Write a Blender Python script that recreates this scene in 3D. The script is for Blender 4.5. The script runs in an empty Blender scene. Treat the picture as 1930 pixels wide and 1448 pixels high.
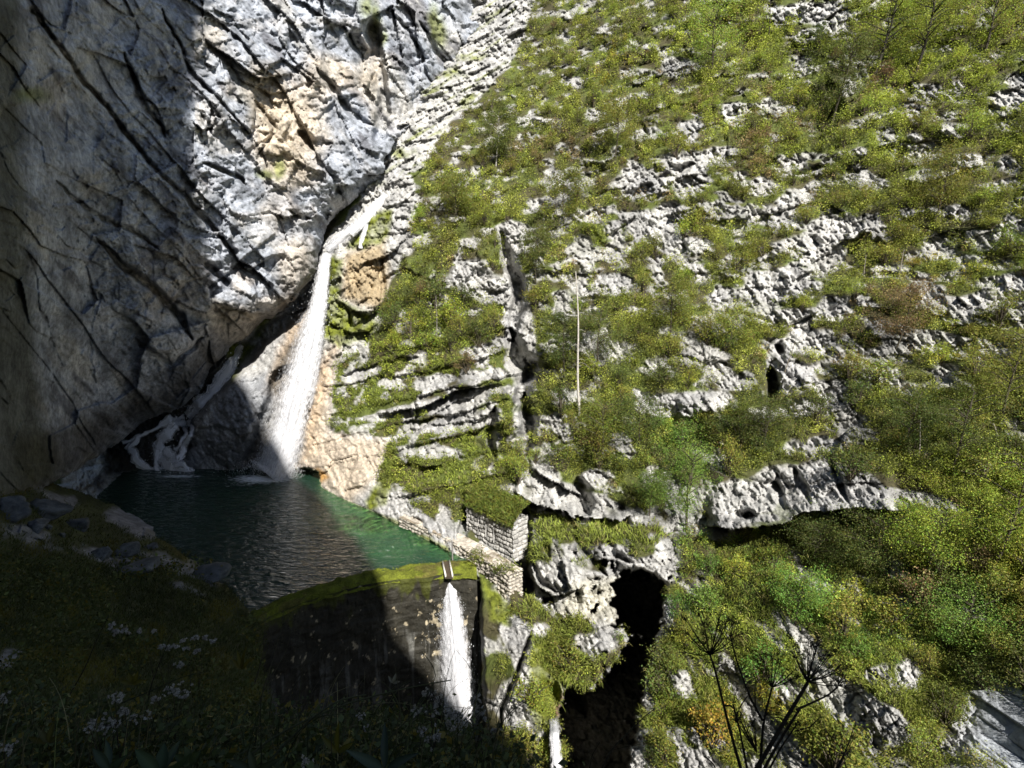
import bpy, math, random
import numpy as np
from mathutils import Vector, Matrix
rng = np.random.default_rng(11)
random.seed(5)
scene = bpy.context.scene
COL = scene.collection
f32 = np.float32

# ------------------------------------------------------------------ camera
FP, PITCH, EYE = 965.0, math.radians(10.0), 30.0
SP, CP = math.sin(PITCH), math.cos(PITCH)
CAM = np.array([0.0, 0.0, EYE])
cam_d = bpy.data.cameras.new('camera'); cam = bpy.data.objects.new('camera', cam_d); COL.objects.link(cam)
cam.location = CAM; cam.rotation_euler = (math.radians(90) - PITCH, 0, 0)
cam_d.sensor_width = 36.0; cam_d.lens = 36.0 * FP / 1930.0
cam_d.clip_start = 0.05; cam_d.clip_end = 2000
scene.camera = cam

def ray(u, v):
    x = (np.asarray(u, float) - 965.0) / FP; y = (724.0 - np.asarray(v, float)) / FP
    return np.stack([x, CP + y * SP, -SP + y * CP], -1)
def at(u, v, D):
    return CAM + ray(u, v) * np.asarray(D, float)[..., None]
def d_level(v, z=0.0):
    y = (724.0 - np.asarray(v, float)) / FP
    return (EYE - z) / np.maximum(SP - y * CP, 0.02)
def pix(p):
    p = np.asarray(p, float) - CAM
    D = p[..., 1] * CP - p[..., 2] * SP
    x = p[..., 0] / D; y = (p[..., 1] * SP + p[..., 2] * CP) / D
    return 965 + FP * x, 724 - FP * y, D

# ------------------------------------------------------------------ noise
def h2(ix, iy, seed):
    n = ix.astype(np.uint32) * np.uint32(374761393) + iy.astype(np.uint32) * np.uint32(668265263) + np.uint32((seed * 2246822519 + 3266489917) & 0xffffffff)
    n = (n ^ (n >> np.uint32(13))) * np.uint32(1274126177)
    n = n ^ (n >> np.uint32(16)); n = n * np.uint32(2654435769); n = n ^ (n >> np.uint32(15))
    return n.astype(f32) * f32(1 / 4294967296.0)
def vn(x, y, seed=0):
    x = np.asarray(x, f32); y = np.asarray(y, f32)
    fx = np.floor(x); fy = np.floor(y); ix = fx.astype(np.int64); iy = fy.astype(np.int64)
    x = x - fx; y = y - fy
    x = x * x * (3 - 2 * x); y = y * y * (3 - 2 * y)
    a = h2(ix, iy, seed); b = h2(ix + 1, iy, seed); c = h2(ix, iy + 1, seed); d = h2(ix + 1, iy + 1, seed)
    return ((a + (b - a) * x) * (1 - y) + (c + (d - c) * x) * y) * 2 - 1
def fbm(x, y, octs=4, seed=0, gain=0.5):
    s = 0; a = 1; t = 0
    for o in range(octs):
        c, n = math.cos(0.6 * o), math.sin(0.6 * o); k = 2.03 ** o
        s = s + a * vn((x * c - y * n) * k, (x * n + y * c) * k, seed * 17 + o); t += a; a *= gain
    return s / t
def worley(x, y, seed=0):
    x = np.asarray(x, f32); y = np.asarray(y, f32)
    ix = np.floor(x).astype(np.int64); iy = np.floor(y).astype(np.int64)
    f1 = np.full(x.shape, 9, f32); f2 = np.full(x.shape, 9, f32)
    bx = np.zeros(x.shape, np.int64); by = np.zeros(x.shape, np.int64); dx1 = np.zeros(x.shape, f32); dy1 = np.zeros(x.shape, f32)
    for i in (-1, 0, 1):
        for j in (-1, 0, 1):
            cx = ix + i; cy = iy + j
            dx = x - (cx + h2(cx, cy, seed)); dy = y - (cy + h2(cx, cy, seed + 101))
            d = dx * dx + dy * dy
            m = d < f1
            f2 = np.where(m, f1, np.minimum(f2, d)); f1 = np.where(m, d, f1)
            bx = np.where(m, cx, bx); by = np.where(m, cy, by); dx1 = np.where(m, dx, dx1); dy1 = np.where(m, dy, dy1)
    return np.sqrt(f1), np.sqrt(f2), bx, by, dx1, dy1
def blocks(x, y, seed=0, tilt=1.3, crack=0.5):
    """broken rock: flat tilted facets with cracks between them, about -1..1"""
    f1, f2, bx, by, dx, dy = worley(x, y, seed)
    o = (h2(bx, by, seed + 7) - .5) + (h2(bx, by, seed + 8) - .5) * tilt * dx + (h2(bx, by, seed + 9) - .5) * tilt * dy
    e = np.clip((f2 - f1) / 0.12, 0, 1)
    return o - crack * (1 - e)
def sstep(a, b, x):
    t = np.clip((x - a) / (b - a), 0, 1); return t * t * (3 - 2 * t)

# ------------------------------------------------------------------ fields in the picture plane
def tps(ctrl):
    """smooth inverse depth through control points (u, v, depth): planes stay planes"""
    c = np.array(ctrl, float); P = c[:, :2] / 1000.0; w = 1.0 / c[:, 2]
    def k(r2): return 0.5 * r2 * np.log(r2 + 1e-12)
    n = len(c); A = np.zeros((n + 3, n + 3))
    d2 = ((P[:, None] - P[None]) ** 2).sum(-1)
    A[:n, :n] = k(d2) + np.eye(n) * 2e-3; A[:n, n] = 1; A[:n, n + 1:] = P; A[n, :n] = 1; A[n + 1:, :n] = P.T
    s = np.linalg.solve(A, np.concatenate([w, np.zeros(3)]))
    def f(us, vs):
        ug = np.arange(us[0], us[-1] + 25, 25.0); vg = np.arange(vs[0], vs[-1] + 25, 25.0)
        U, V = np.meshgrid(ug / 1000, vg / 1000)
        out = s[n] + s[n + 1] * U + s[n + 2] * V
        for i in range(n):
            out = out + s[i] * k((U - P[i, 0]) ** 2 + (V - P[i, 1]) ** 2)
        return 1.0 / np.maximum(bil(out, (us - ug[0]) / 25, (vs - vg[0]) / 25), 1 / 400.0)
    return f
def bil(G, x, y):
    x = np.clip(x, 0, G.shape[1] - 1.001); y = np.clip(y, 0, G.shape[0] - 1.001)
    ix = x.astype(int); iy = y.astype(int); fx = x - ix; fy = y - iy
    r = G[:, ix] * (1 - fx) + G[:, ix + 1] * fx
    return (r[iy] * (1 - fy)[:, None] + r[iy + 1] * fy[:, None])
def axis(a, b, lo, hi, step, coarse=9.0):
    """grid lines: fine between lo and hi, coarse outside"""
    L = [np.arange(a, lo, coarse)] if a < lo else []
    L.append(np.arange(max(a, lo), min(b, hi), step))
    if b > hi: L.append(np.arange(hi, b + coarse, coarse))
    return np.concatenate(L)
def seg_dist(U, V, pts, closed=False):
    pts = list(pts) + ([pts[0]] if closed else [])
    best = np.full(U.shape, 1e9, f32); tt = np.zeros(U.shape, f32); L = 0
    for (x0, y0), (x1, y1) in zip(pts[:-1], pts[1:]):
        dx, dy = x1 - x0, y1 - y0; l2 = dx * dx + dy * dy; l = math.sqrt(l2)
        t = np.clip(((U - x0) * dx + (V - y0) * dy) / l2, 0, 1)
        d = np.hypot(U - x0 - t * dx, V - y0 - t * dy)
        m = d < best; best = np.where(m, d, best); tt = np.where(m, L + t * l, tt); L += l
    return best, tt / L
def inside(U, V, pts):
    c = np.zeros(U.shape, bool); n = len(pts)
    for i in range(n):
        x0, y0 = pts[i]; x1, y1 = pts[(i + 1) % n]
        if y0 == y1: continue
        m = ((y0 > V) != (y1 > V)) & (U < (x1 - x0) * (V - y0) / (y1 - y0) + x0)
        c ^= m
    return c
def sdf(U, V, pts):
    """positive inside"""
    d, _ = seg_dist(U, V, pts, True)
    return np.where(inside(U, V, pts), d, -d)

class Relief:
    """a piece of ground: depth over a grid of picture directions, built as a real surface at its real distance"""
    def __init__(s, us, vs, base):
        s.us, s.vs = us, vs; s.U, s.V = np.meshgrid(us.astype(f32), vs.astype(f32))
        s.D = base(us, vs).astype(f32); s.D0 = s.D.copy()
        s.X = (s.U - 965) * s.D / FP; s.Y = (724 - s.V) * s.D / FP        # metres across and up
        s.UW = s.U + 9 * fbm(s.U / 60, s.V / 60, 3, 3); s.VW = s.V + 7 * fbm(s.U / 60, s.V / 60, 3, 4)
        s.UW = s.UW + 3 * fbm(s.U / 14, s.V / 14, 2, 5); s.VW = s.VW + 3 * fbm(s.U / 14, s.V / 14, 2, 6)
    def box(s, pts, pad):
        p = np.array(pts); 
        i0, i1 = np.searchsorted(s.us, [p[:, 0].min() - pad, p[:, 0].max() + pad]); j0, j1 = np.searchsorted(s.vs, [p[:, 1].min() - pad, p[:, 1].max() + pad])
        return slice(j0, j1), slice(i0, i1)
    def crevice(s, pts, width, depth, taper=True):
        b = s.box(pts, width * 3 + 15)
        d, t = seg_dist(s.UW[b], s.VW[b], pts)
        w = width * (np.sqrt(np.clip(4 * t * (1 - t), 0.05, 1)) if taper else 1)
        s.D[b] += depth * np.exp(-(d / w) ** 4)
    def ledge(s, pts, out, up, under, dn, taper=0.15):
        """rock juts out above the line and is cut back below it"""
        b = s.box(pts, max(up, dn) * 3 + 15); p = np.array(pts, float)
        U, V = s.UW[b], s.VW[b]
        line = np.interp(U, p[:, 0], p[:, 1]); h = line - V
        t = (U - p[0, 0]) / (p[-1, 0] - p[0, 0]); m = sstep(0, taper, t) * sstep(0, taper, 1 - t)
        s.D[b] += m * np.where(h > 0, -out * np.exp(-np.maximum(h, 0) / up), under * np.exp(np.minimum(h, 0) / dn))
    def bulge(s, cx, cy, rx, ry, amt, pw=2.0, rot=0.0):
        b = s.box([(cx - rx * 1.2, cy - ry * 1.2), (cx + rx * 1.2, cy + ry * 1.2)], max(rx, ry) * .3 + 15)
        U, V = s.UW[b] - cx, s.VW[b] - cy; c, n = math.cos(rot), math.sin(rot)
        r = np.hypot((U * c + V * n) / rx, (-U * n + V * c) / ry)
        s.D[b] -= amt * np.clip(1 - r ** pw, 0, 1)
    def patch(s, cx, cy, rx, ry, rot=0.0):
        """soft mask 1 at the middle, 0 past the rim"""
        b = s.box([(cx - rx * 1.6, cy - ry * 1.6), (cx + rx * 1.6, cy + ry * 1.6)], max(rx, ry) * .5 + 15)
        U, V = s.UW[b] - cx, s.VW[b] - cy; c, n = math.cos(rot), math.sin(rot)
        r = np.hypot((U * c + V * n) / rx, (-U * n + V * c) / ry)
        return b, np.clip(1.35 - r, 0, 1)
    def poly(s, pts, soft=8.0):
        """mask of a traced outline"""
        b = s.box(pts, soft * 2 + 12)
        return b, sstep(-soft, soft, sdf(s.UW[b], s.VW[b], pts))
    def depth(s, u, v):
        x = np.interp(u, s.us, np.arange(len(s.us))); y = np.interp(v, s.vs, np.arange(len(s.vs)))
        x = np.clip(x, 0, len(s.us) - 1.001); y = np.clip(y, 0, len(s.vs) - 1.001)
        ix = x.astype(int); iy = y.astype(int); fx = x - ix; fy = y - iy; G = s.D
        return (G[iy, ix] * (1 - fx) + G[iy, ix + 1] * fx) * (1 - fy) + (G[iy + 1, ix] * (1 - fx) + G[iy + 1, ix + 1] * fx) * fy
    def field(s, G, u, v):
        ix = np.clip(np.searchsorted(s.us, u), 0, len(s.us) - 1); iy = np.clip(np.searchsorted(s.vs, v), 0, len(s.vs) - 1)
        return G[iy, ix]
    def p(s, u, v, lift=0.0):
        u = np.asarray(u, float); v = np.asarray(v, float)
        return at(u, v, s.depth(np.atleast_1d(u), np.atleast_1d(v)).reshape(u.shape) - lift)
    def normal(s, u, v, e=14.0):
        a = s.p(u + e, v) - s.p(u - e, v); b = s.p(u, v - e) - s.p(u, v + e)
        n = np.cross(a, b); return n / (np.linalg.norm(n, axis=-1, keepdims=True) + 1e-9)
    def build(s, name, mat, color, mask=None, skirt=10.0):
        H, W = s.D.shape
        P = at(s.U, s.V, s.D).reshape(-1, 3)
        idx = np.arange(H * W).reshape(H, W)
        q = np.stack([idx[:-1, :-1], idx[1:, :-1], idx[1:, 1:], idx[:-1, 1:]], -1)
        if mask is not None:
            k = mask[:-1, :-1] & mask[1:, :-1] & mask[1:, 1:] & mask[:-1, 1:]
        else: k = np.ones((H - 1, W - 1), bool)
        quads = q[k].reshape(-1, 4)
        Cc = color.reshape(-1, 3)
        if skirt:                                                      # the rim runs back into the rock
            kp = np.pad(k, 1); a = kp[1:-1, 1:-1]; E = []
            for (sl, i, j) in (((slice(1, -1), slice(0, -2)), 0, 1), ((slice(1, -1), slice(2, None)), 2, 3), ((slice(0, -2), slice(1, -1)), 3, 0), ((slice(2, None), slice(1, -1)), 1, 2)):
                m = a & ~kp[sl]; E.append(np.stack([q[m][:, i], q[m][:, j]], -1))
            E = np.concatenate(E); ring = np.unique(E)
            new = np.full(H * W, -1); new[ring] = np.arange(len(ring)) + H * W
            uu = s.U.reshape(-1)[ring]; vv = s.V.reshape(-1)[ring]; dd = s.D.reshape(-1)[ring]
            P = np.concatenate([P, at(uu, vv, dd + skirt)]); Cc = np.concatenate([Cc, Cc[ring]])
            quads = np.concatenate([quads, np.stack([E[:, 1], E[:, 0], new[E[:, 0]], new[E[:, 1]]], -1)])
        used = np.zeros(len(P), bool); used[quads.reshape(-1)] = True
        re = np.cumsum(used) - 1
        return mesh_obj(name, P[used], re[quads], mat, color=Cc[used])

# ------------------------------------------------------------------ mesh helpers
def mesh_data(name, P, quads, color=None, uv=None, smooth=False):
    me = bpy.data.meshes.new(name)
    P = np.asarray(P, f32); quads = np.asarray(quads, np.int32)
    k = quads.shape[1]
    me.vertices.add(len(P)); me.vertices.foreach_set('co', P.reshape(-1))
    me.loops.add(quads.size); me.loops.foreach_set('vertex_index', quads.reshape(-1))
    me.polygons.add(len(quads)); me.polygons.foreach_set('loop_start', np.arange(0, quads.size, k, dtype=np.int32)); 
    me.update(calc_edges=True)
    if smooth: me.polygons.foreach_set('use_smooth', np.ones(len(quads), bool))
    if color is not None:
        a = me.color_attributes.new('tint', 'FLOAT_COLOR', 'POINT')
        c = np.ones((len(P), 4), f32); c[:, :3] = color; a.data.foreach_set('color', c.reshape(-1))
    if uv is not None:
        l = me.uv_layers.new(name='flow'); l.data.foreach_set('uv', np.asarray(uv, f32)[quads.reshape(-1)].reshape(-1))
    return me
def link(name, me, mat=None, parent=None, loc=(0, 0, 0)):
    o = bpy.data.objects.new(name, me); COL.objects.link(o); o.location = loc
    if mat is not None: me.materials.append(mat)
    if parent is not None: o.parent = parent
    return o
def mesh_obj(name, P, quads, mat, color=None, parent=None, uv=None, smooth=False):
    return link(name, mesh_data(name, P, quads, color, uv, smooth), mat, parent)
def thing(name, label, cat, loc=(0, 0, 0), group=None):
    o = bpy.data.objects.new(name, None); COL.objects.link(o); o.location = loc; o.empty_display_size = .2
    o['label'] = label; o['category'] = cat
    if group: o['group'] = group
    return o
def tag(o, label, cat, group=None, kind=None):
    o['label'] = label; o['category'] = cat
    if group: o['group'] = group
    if kind: o['kind'] = kind
    return o
def kind(o, k, label=None, cat=None):
    o['kind'] = k
    if label: o['label'] = label
    if cat: o['category'] = cat
    return o
class MB:
    """collects quads (a repeated last corner makes a triangle) for one mesh object"""
    def __init__(s): s.P = []; s.Q = []; s.C = []; s.n = 0
    def add(s, P, Q, c=(1, 1, 1)):
        P = np.asarray(P, float).reshape(-1, 3); s.P.append(P); s.Q.append(np.asarray(Q, int).reshape(-1, 4) + s.n)
        c = np.asarray(c, float); s.C.append(np.broadcast_to(c, P.shape) if c.ndim == 1 else c); s.n += len(P)
    def tube(s, pts, rad, k=7, c=(1, 1, 1)):
        pts = np.asarray(pts, float); n = len(pts); rad = np.broadcast_to(np.asarray(rad, float), (n,))
        t = np.gradient(pts, axis=0); t /= np.linalg.norm(t, axis=1, keepdims=True) + 1e-9
        ref = np.array([0.31, 0.17, 0.93]) if abs(t[:, 2]).mean() < .9 else np.array([1, .1, 0.])
        a = np.cross(t, ref); a /= np.linalg.norm(a, axis=1, keepdims=True) + 1e-9; b = np.cross(t, a)
        th = np.linspace(0, 2 * math.pi, k, endpoint=False)
        V = pts[:, None] + rad[:, None, None] * (np.cos(th)[None, :, None] * a[:, None] + np.sin(th)[None, :, None] * b[:, None])
        i = np.arange(n * k).reshape(n, k); j = np.roll(i, -1, 1)
        Q = np.stack([i[:-1], j[:-1], j[1:], i[1:]], -1).reshape(-1, 4)
        s.add(V, Q, c)
    def box(s, o, ax, ay, az, c=(1, 1, 1)):
        o = np.asarray(o, float); ax, ay, az = (np.asarray(q, float) for q in (ax, ay, az))
        V = [o + i * ax + j * ay + k * az for k in (0, 1) for j in (0, 1) for i in (0, 1)]
        s.add(V, [(0, 2, 3, 1), (4, 5, 7, 6), (0, 1, 5, 4), (2, 6, 7, 3), (0, 4, 6, 2), (1, 3, 7, 5)], c)
    def build(s, name, mat, parent=None, smooth=False):
        return mesh_obj(name, np.concatenate(s.P), np.concatenate(s.Q), mat, np.concatenate(s.C), parent, None, smooth)
    def data(s, name, smooth=False):
        return mesh_data(name, np.concatenate(s.P), np.concatenate(s.Q), np.concatenate(s.C), None, smooth)

# ------------------------------------------------------------------ materials
def new_mat(name):
    m = bpy.data.materials.new(name); m.use_nodes = True; nt = m.node_tree; nt.nodes.clear()
    return m, nt.nodes, nt.links
def rock_mat(name, bump=0.6, fine=2.2, rough=0.85, var=0.45):
    m, N, L = new_mat(name)
    out = N.new('ShaderNodeOutputMaterial'); b = N.new('ShaderNodeBsdfPrincipled'); L.new(b.outputs[0], out.inputs[0])
    at_ = N.new('ShaderNodeAttribute'); at_.attribute_name = 'tint'
    tc = N.new('ShaderNodeTexCoord')
    n1 = N.new('ShaderNodeTexNoise'); n1.inputs['Scale'].default_value = fine; n1.inputs['Detail'].default_value = 8; n1.inputs['Roughness'].default_value = .72
    n2 = N.new('ShaderNodeTexNoise'); n2.inputs['Scale'].default_value = fine * .23; n2.inputs['Detail'].default_value = 5
    L.new(tc.outputs['Object'], n1.inputs['Vector']); L.new(tc.outputs['Object'], n2.inputs['Vector'])
    r = N.new('ShaderNodeMapRange'); r.inputs[1].default_value = .3; r.inputs[2].default_value = .7; r.inputs[3].default_value = 1 - var; r.inputs[4].default_value = 1 + var
    L.new(n1.outputs[0], r.inputs[0])
    r2 = N.new('ShaderNodeMapRange'); r2.inputs[1].default_value = .35; r2.inputs[2].default_value = .65; r2.inputs[3].default_value = 1 - var * .5; r2.inputs[4].default_value = 1 + var * .4
    L.new(n2.outputs[0], r2.inputs[0])
    mu = N.new('ShaderNodeMath'); mu.operation = 'MULTIPLY'; L.new(r.outputs[0], mu.inputs[0]); L.new(r2.outputs[0], mu.inputs[1])
    mx = N.new('ShaderNodeVectorMath'); mx.operation = 'SCALE'; L.new(at_.outputs['Color'], mx.inputs[0]); L.new(mu.outputs[0], mx.inputs['Scale'])
    L.new(mx.outputs[0], b.inputs['Base Color']); b.inputs['Roughness'].default_value = rough; b.inputs['Specular IOR Level'].default_value = .25
    bp = N.new('ShaderNodeBump'); bp.inputs['Strength'].default_value = bump; bp.inputs['Distance'].default_value = .25
    L.new(n1.outputs[0], bp.inputs['Height']); L.new(bp.outputs[0], b.inputs['Normal'])
    return m
def leaf_mat(name, trans=0.35, var=0.25, hue=0.02):
    m, N, L = new_mat(name)
    out = N.new('ShaderNodeOutputMaterial'); mix = N.new('ShaderNodeMixShader'); mix.inputs[0].default_value = trans
    d = N.new('ShaderNodeBsdfPrincipled'); d.inputs['Roughness'].default_value = .6; d.inputs['Specular IOR Level'].default_value = .3; t = N.new('ShaderNodeBsdfTranslucent')
    a = N.new('ShaderNodeAttribute'); a.attribute_name = 'tint'
    oi = N.new('ShaderNodeObjectInfo')
    hs = N.new('ShaderNodeHueSaturation')
    mr = N.new('ShaderNodeMapRange'); mr.inputs[3].default_value = 1 - var; mr.inputs[4].default_value = 1 + var; L.new(oi.outputs['Random'], mr.inputs[0])
    mh = N.new('ShaderNodeMapRange'); mh.inputs[3].default_value = .5 - hue; mh.inputs[4].default_value = .5 + hue
    wn = N.new('ShaderNodeTexWhiteNoise'); wn.noise_dimensions = '1D'; L.new(oi.outputs['Random'], wn.inputs['W']); L.new(wn.outputs[0], mh.inputs[0])
    L.new(mh.outputs[0], hs.inputs['Hue']); L.new(mr.outputs[0], hs.inputs['Value']); L.new(a.outputs['Color'], hs.inputs['Color'])
    L.new(hs.outputs[0], d.inputs['Base Color']); L.new(hs.outputs[0], t.inputs['Color'])
    L.new(d.outputs[0], mix.inputs[1]); L.new(t.outputs[0], mix.inputs[2]); L.new(mix.outputs[0], out.inputs[0])
    return m
M_ROCK = rock_mat('limestone'); M_CLIFF = rock_mat('cliff_rock', .8, 1.3, .85, .62); M_BANK = rock_mat('bank_earth', .5, 3.0, .95, .5)
M_STONE = rock_mat('masonry', .5, 5.0, .9, .35); M_WET = rock_mat('wet_wall', .6, 2.5, .55, .5)
M_LEAF = leaf_mat('leaves', .42); M_GRASS = leaf_mat('grass_blades', .3, 0, 0); M_MOSS = rock_mat('moss', .8, 6.0, 1.0, .5)
M_BARK = rock_mat('bark', .6, 9.0, .9, .4); M_FLUFF = leaf_mat('seed_fluff', .3, .1, .0)
# ================================================================== the right-hand hillside
LIME = np.array([.395, .39, .375]); GREY = np.array([.222, .238, .270]); BEIGE = np.array([.43, .35, .26]); OCHRE = np.array([.42, .25, .09])
WET = np.array([.045, .042, .036]); MOSS = np.array([.13, .15, .018]); SOIL = np.array([.060, .054, .026]); GRN = np.array([.085, .105, .024])
POOL = [(232, 928), (250, 905), (300, 897), (370, 893), (420, 897), (500, 890), (550, 885), (575, 882), (600, 888), (606, 918), (640, 938), (700, 962), (745, 985), (780, 1005), (830, 1030), (860, 1046), (890, 1062), (900, 1095), (860, 1090), (840, 1074), (780, 1078), (720, 1087), (650, 1103), (560, 1130), (480, 1168), (455, 1150), (440, 1128), (400, 1095), (370, 1062), (330, 1040), (300, 1020), (290, 985), (255, 965), (215, 950)]
hill = Relief(axis(-40, 2500, 140, 1950, 2.1), axis(-300, 1900, -10, 1460, 2.1), tps([
    (610, 920, 79), (830, 1030, 60.5), (650, 700, 86), (700, 480, 91), (740, 330, 99), (870, 120, 122), (940, 0, 134), (850, -250, 150), (1000, -250, 150),
    (900, 720, 74), (940, 900, 65.5), (1000, 500, 79), (1090, 770, 64), (1200, 300, 84), (1300, 0, 101), (1300, -250, 120), (1250, 900, 56), (1450, 930, 50), (1500, 600, 60),
    (1500, 300, 73), (1600, 0, 86), (1600, -250, 100), (1900, 0, 72), (1900, -250, 85), (1900, 400, 55), (1900, 700, 44), (1900, 1000, 35), (1900, 1400, 27), (1500, 1400, 33), (1300, 1400, 38), (1050, 1100, 53), (1000, 1400, 45),
    (900, 1200, 51), (700, 1300, 62), (450, 1250, 62), (300, 1200, 75), (450, 650, 97), (400, 720, 94), (480, 760, 88), (300, 860, 89), (200, 850, 92), (600, 600, 91), (560, 870, 86.5), (250, 1000, 90), (500, 1000, 90), (950, 1010, 62), (200, 650, 105), (200, 300, 120), (500, 400, 112),
    (2400, 0, 50), (2400, 700, 30), (2400, 1400, 20), (1900, 1850, 22), (1300, 1850, 30), (900, 1850, 40), (2400, -250, 55)]))
U, V, D, X, Y = hill.U, hill.V, hill.D, hill.X, hill.Y
# rock shows in these places: (u, v, ru, rv, strength)
ROCKS = [(1127,36,22,10,.5),(1081,156,28,12,.7),(1005,229,14,16,.8),(1270,126,34,26,.9),(1120,215,28,18,.7),(1167,199,20,15,.6),(1227,90,20,12,.5),(799,282,24,20,.9),(825,242,30,12,.9),(1054,341,42,16,.95),(1021,378,34,14,.9),(1203,351,62,34,.95),(1262,400,40,30,.9),(1220,431,64,38,.9),(971,434,40,18,.9),(988,461,45,20,.9),(1071,398,40,20,.85),(1121,405,34,18,.8),(1260,454,44,24,.9),(825,328,20,14,.6),
(1515,27,76,26,1),(1576,50,34,28,.9),(1529,67,28,12,.9),(1600,100,24,28,.6),(1394,114,16,12,.5),(1448,188,16,12,.7),(1381,202,28,20,.6),(1751,175,34,18,.9),(1805,165,18,18,.8),(1717,209,38,13,.9),(1650,219,28,12,.7),(1916,148,24,16,.9),(1900,188,38,20,.9),(1903,236,34,16,.9),(1802,246,34,18,.9),(1704,286,28,17,1),(1728,262,20,12,.8),(1307,246,34,20,.85),(1307,303,50,24,.9),(1364,286,44,16,.8),(1300,353,40,30,.9),(1391,340,20,14,.8),(1499,320,48,20,.95),(1441,357,38,16,.95),(1616,323,24,16,.9),(1623,289,18,16,.8),(1495,380,34,12,.9),(1539,350,22,12,.7),(1465,411,54,24,.95),(1583,434,54,32,1),(1515,464,80,26,1),(1711,404,24,16,.7),(1805,394,34,15,.9),(1761,461,28,16,.9),(1903,313,34,20,.8),(1910,431,34,26,.9),
(892,530,54,44,.95),(938,553,34,18,.9),(1025,580,24,18,.8),(1088,560,38,18,.85),(1154,540,50,26,.95),(782,659,28,20,.9),(733,725,30,9,.9),(683,705,34,11,.9),(812,719,38,34,.95),(902,666,34,25,.9),(922,709,44,13,.95),(855,765,80,26,1.1),(872,798,86,18,1.1),(723,788,56,9,.95),(825,812,28,12,.7),(819,855,46,20,.9),(1021,805,44,24,.95),(1048,785,20,14,.8),(1237,762,54,26,1),(1187,792,28,14,.9),(1230,692,18,13,.8),(1031,901,46,20,1),(1054,924,46,24,1.1),(1121,898,26,26,.8),(782,941,50,14,.9),
(1435,530,36,24,.95),(1482,541,48,38,1),(1529,547,38,20,.9),(1566,581,30,25,1),(1495,591,30,12,.8),(1314,524,44,30,.7),(1354,551,18,20,.8),(1462,611,18,20,.9),(1627,561,24,12,.8),(1532,645,58,28,1),(1479,655,20,16,.9),(1603,642,20,13,.8),(1489,709,48,40,1.1),(1509,766,44,20,1.1),(1566,729,42,25,.9),(1633,722,36,36,.8),(1596,749,20,16,.7),(1367,695,20,13,.8),(1391,722,44,15,.9),(1320,759,58,25,1),(1287,793,18,10,.8),(1724,739,34,18,.7),(1778,706,20,14,.6),(1835,571,44,28,.7),(1913,537,34,30,.9),(1701,615,34,12,.6),(1717,517,44,10,.7),(1543,830,28,10,.7),(1606,810,28,12,.5),(1415,940,64,42,1.2),(1468,905,44,34,1.1),(1549,905,56,40,1.1),(1616,915,50,36,1),(1734,854,28,14,.6),
(1427,979,66,14,1),(1253,1047,22,36,1.1),(1692,1141,38,18,.95),(1627,1107,16,30,.8),(1850,1157,54,11,.9),(1654,1274,32,26,.95),(1710,1278,32,36,.95),(1684,1300,24,20,.9),(1635,1357,28,30,1),(1680,1368,22,38,1),(1654,1410,22,18,.9),(1813,1395,50,40,.95),(1881,1370,70,80,1.2),(1950,1420,70,80,1.2),(1283,1293,24,30,1.1),(1222,1414,30,44,1.1),(1313,1387,28,16,.9),(1362,1399,22,26,.9),(1484,1323,18,22,.9),(1272,1387,20,16,.9),(1300,1425,60,16,.7),
(1260,1060,26,36,1),(1180,1010,20,26,.8),(1150,1045,40,22,.9),(1060,1085,60,34,1),(1100,1050,40,30,.7),(1010,1080,24,30,.9),(1130,1110,60,30,1.1),(1090,1140,60,30,1.1),(1150,1170,60,30,1.1),(1110,1215,60,30,1),(985,1230,22,70,1),(1020,1190,30,20,.9),(965,1330,36,60,1),(1010,1360,24,60,.8),(1060,1300,40,20,.8),(940,1130,26,30,1),(965,1180,26,30,.8),(900,1250,20,40,.7),(1100,1260,40,20,.5)]
rockm = np.zeros_like(D)
for (cx, cy, rx, ry, st) in ROCKS:
    b, k = hill.patch(cx, cy, rx, ry); rockm[b] = np.maximum(rockm[b], k * st)
# traced bare areas: gully strata, rock by the falls, pale beds above the pool
for pts, st in [([(1015,-60),(1000,20),(985,75),(955,130),(915,170),(865,215),(830,255),(800,290),(770,320),(735,350),(690,370),(640,330),(680,200),(760,100),(800,-60)], .98),
                ([(735,350),(770,330),(790,380),(775,430),(745,520),(720,560),(640,640),(612,700),(600,760),(570,880),(500,890),(340,890),(230,860),(300,780),(440,650),(560,560),(600,470),(690,370)], 1.3),
                ([(600,690),(640,640),(720,590),(700,640),(640,690),(625,720)], 1.0), ([(575,880),(600,760),(612,700),(640,690),(625,760),(620,815),(720,830),(715,880),(700,905),(660,950),(606,915)], 1.25),
                ([(640,935),(680,900),(760,935),(830,940),(780,950),(830,1000),(880,1010),(900,1080),(830,1040),(745,985)], .85),
                ([(120,700),(400,600),(430,680),(330,800),(350,900),(300,1200),(120,1200)], 1.3), ([(480,900),(900,1060),(900,1300),(480,1500)], 1.2),
                ([(1140,1090),(1180,1065),(1250,1090),(1285,1150),(1250,1230),(1215,1300),(1195,1448),(1060,1448),(1050,1330),(1120,1290),(1180,1220)], 1.3)]:
    b, k = hill.poly(pts, 12); rockm[b] = np.maximum(rockm[b], k * st)
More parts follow.
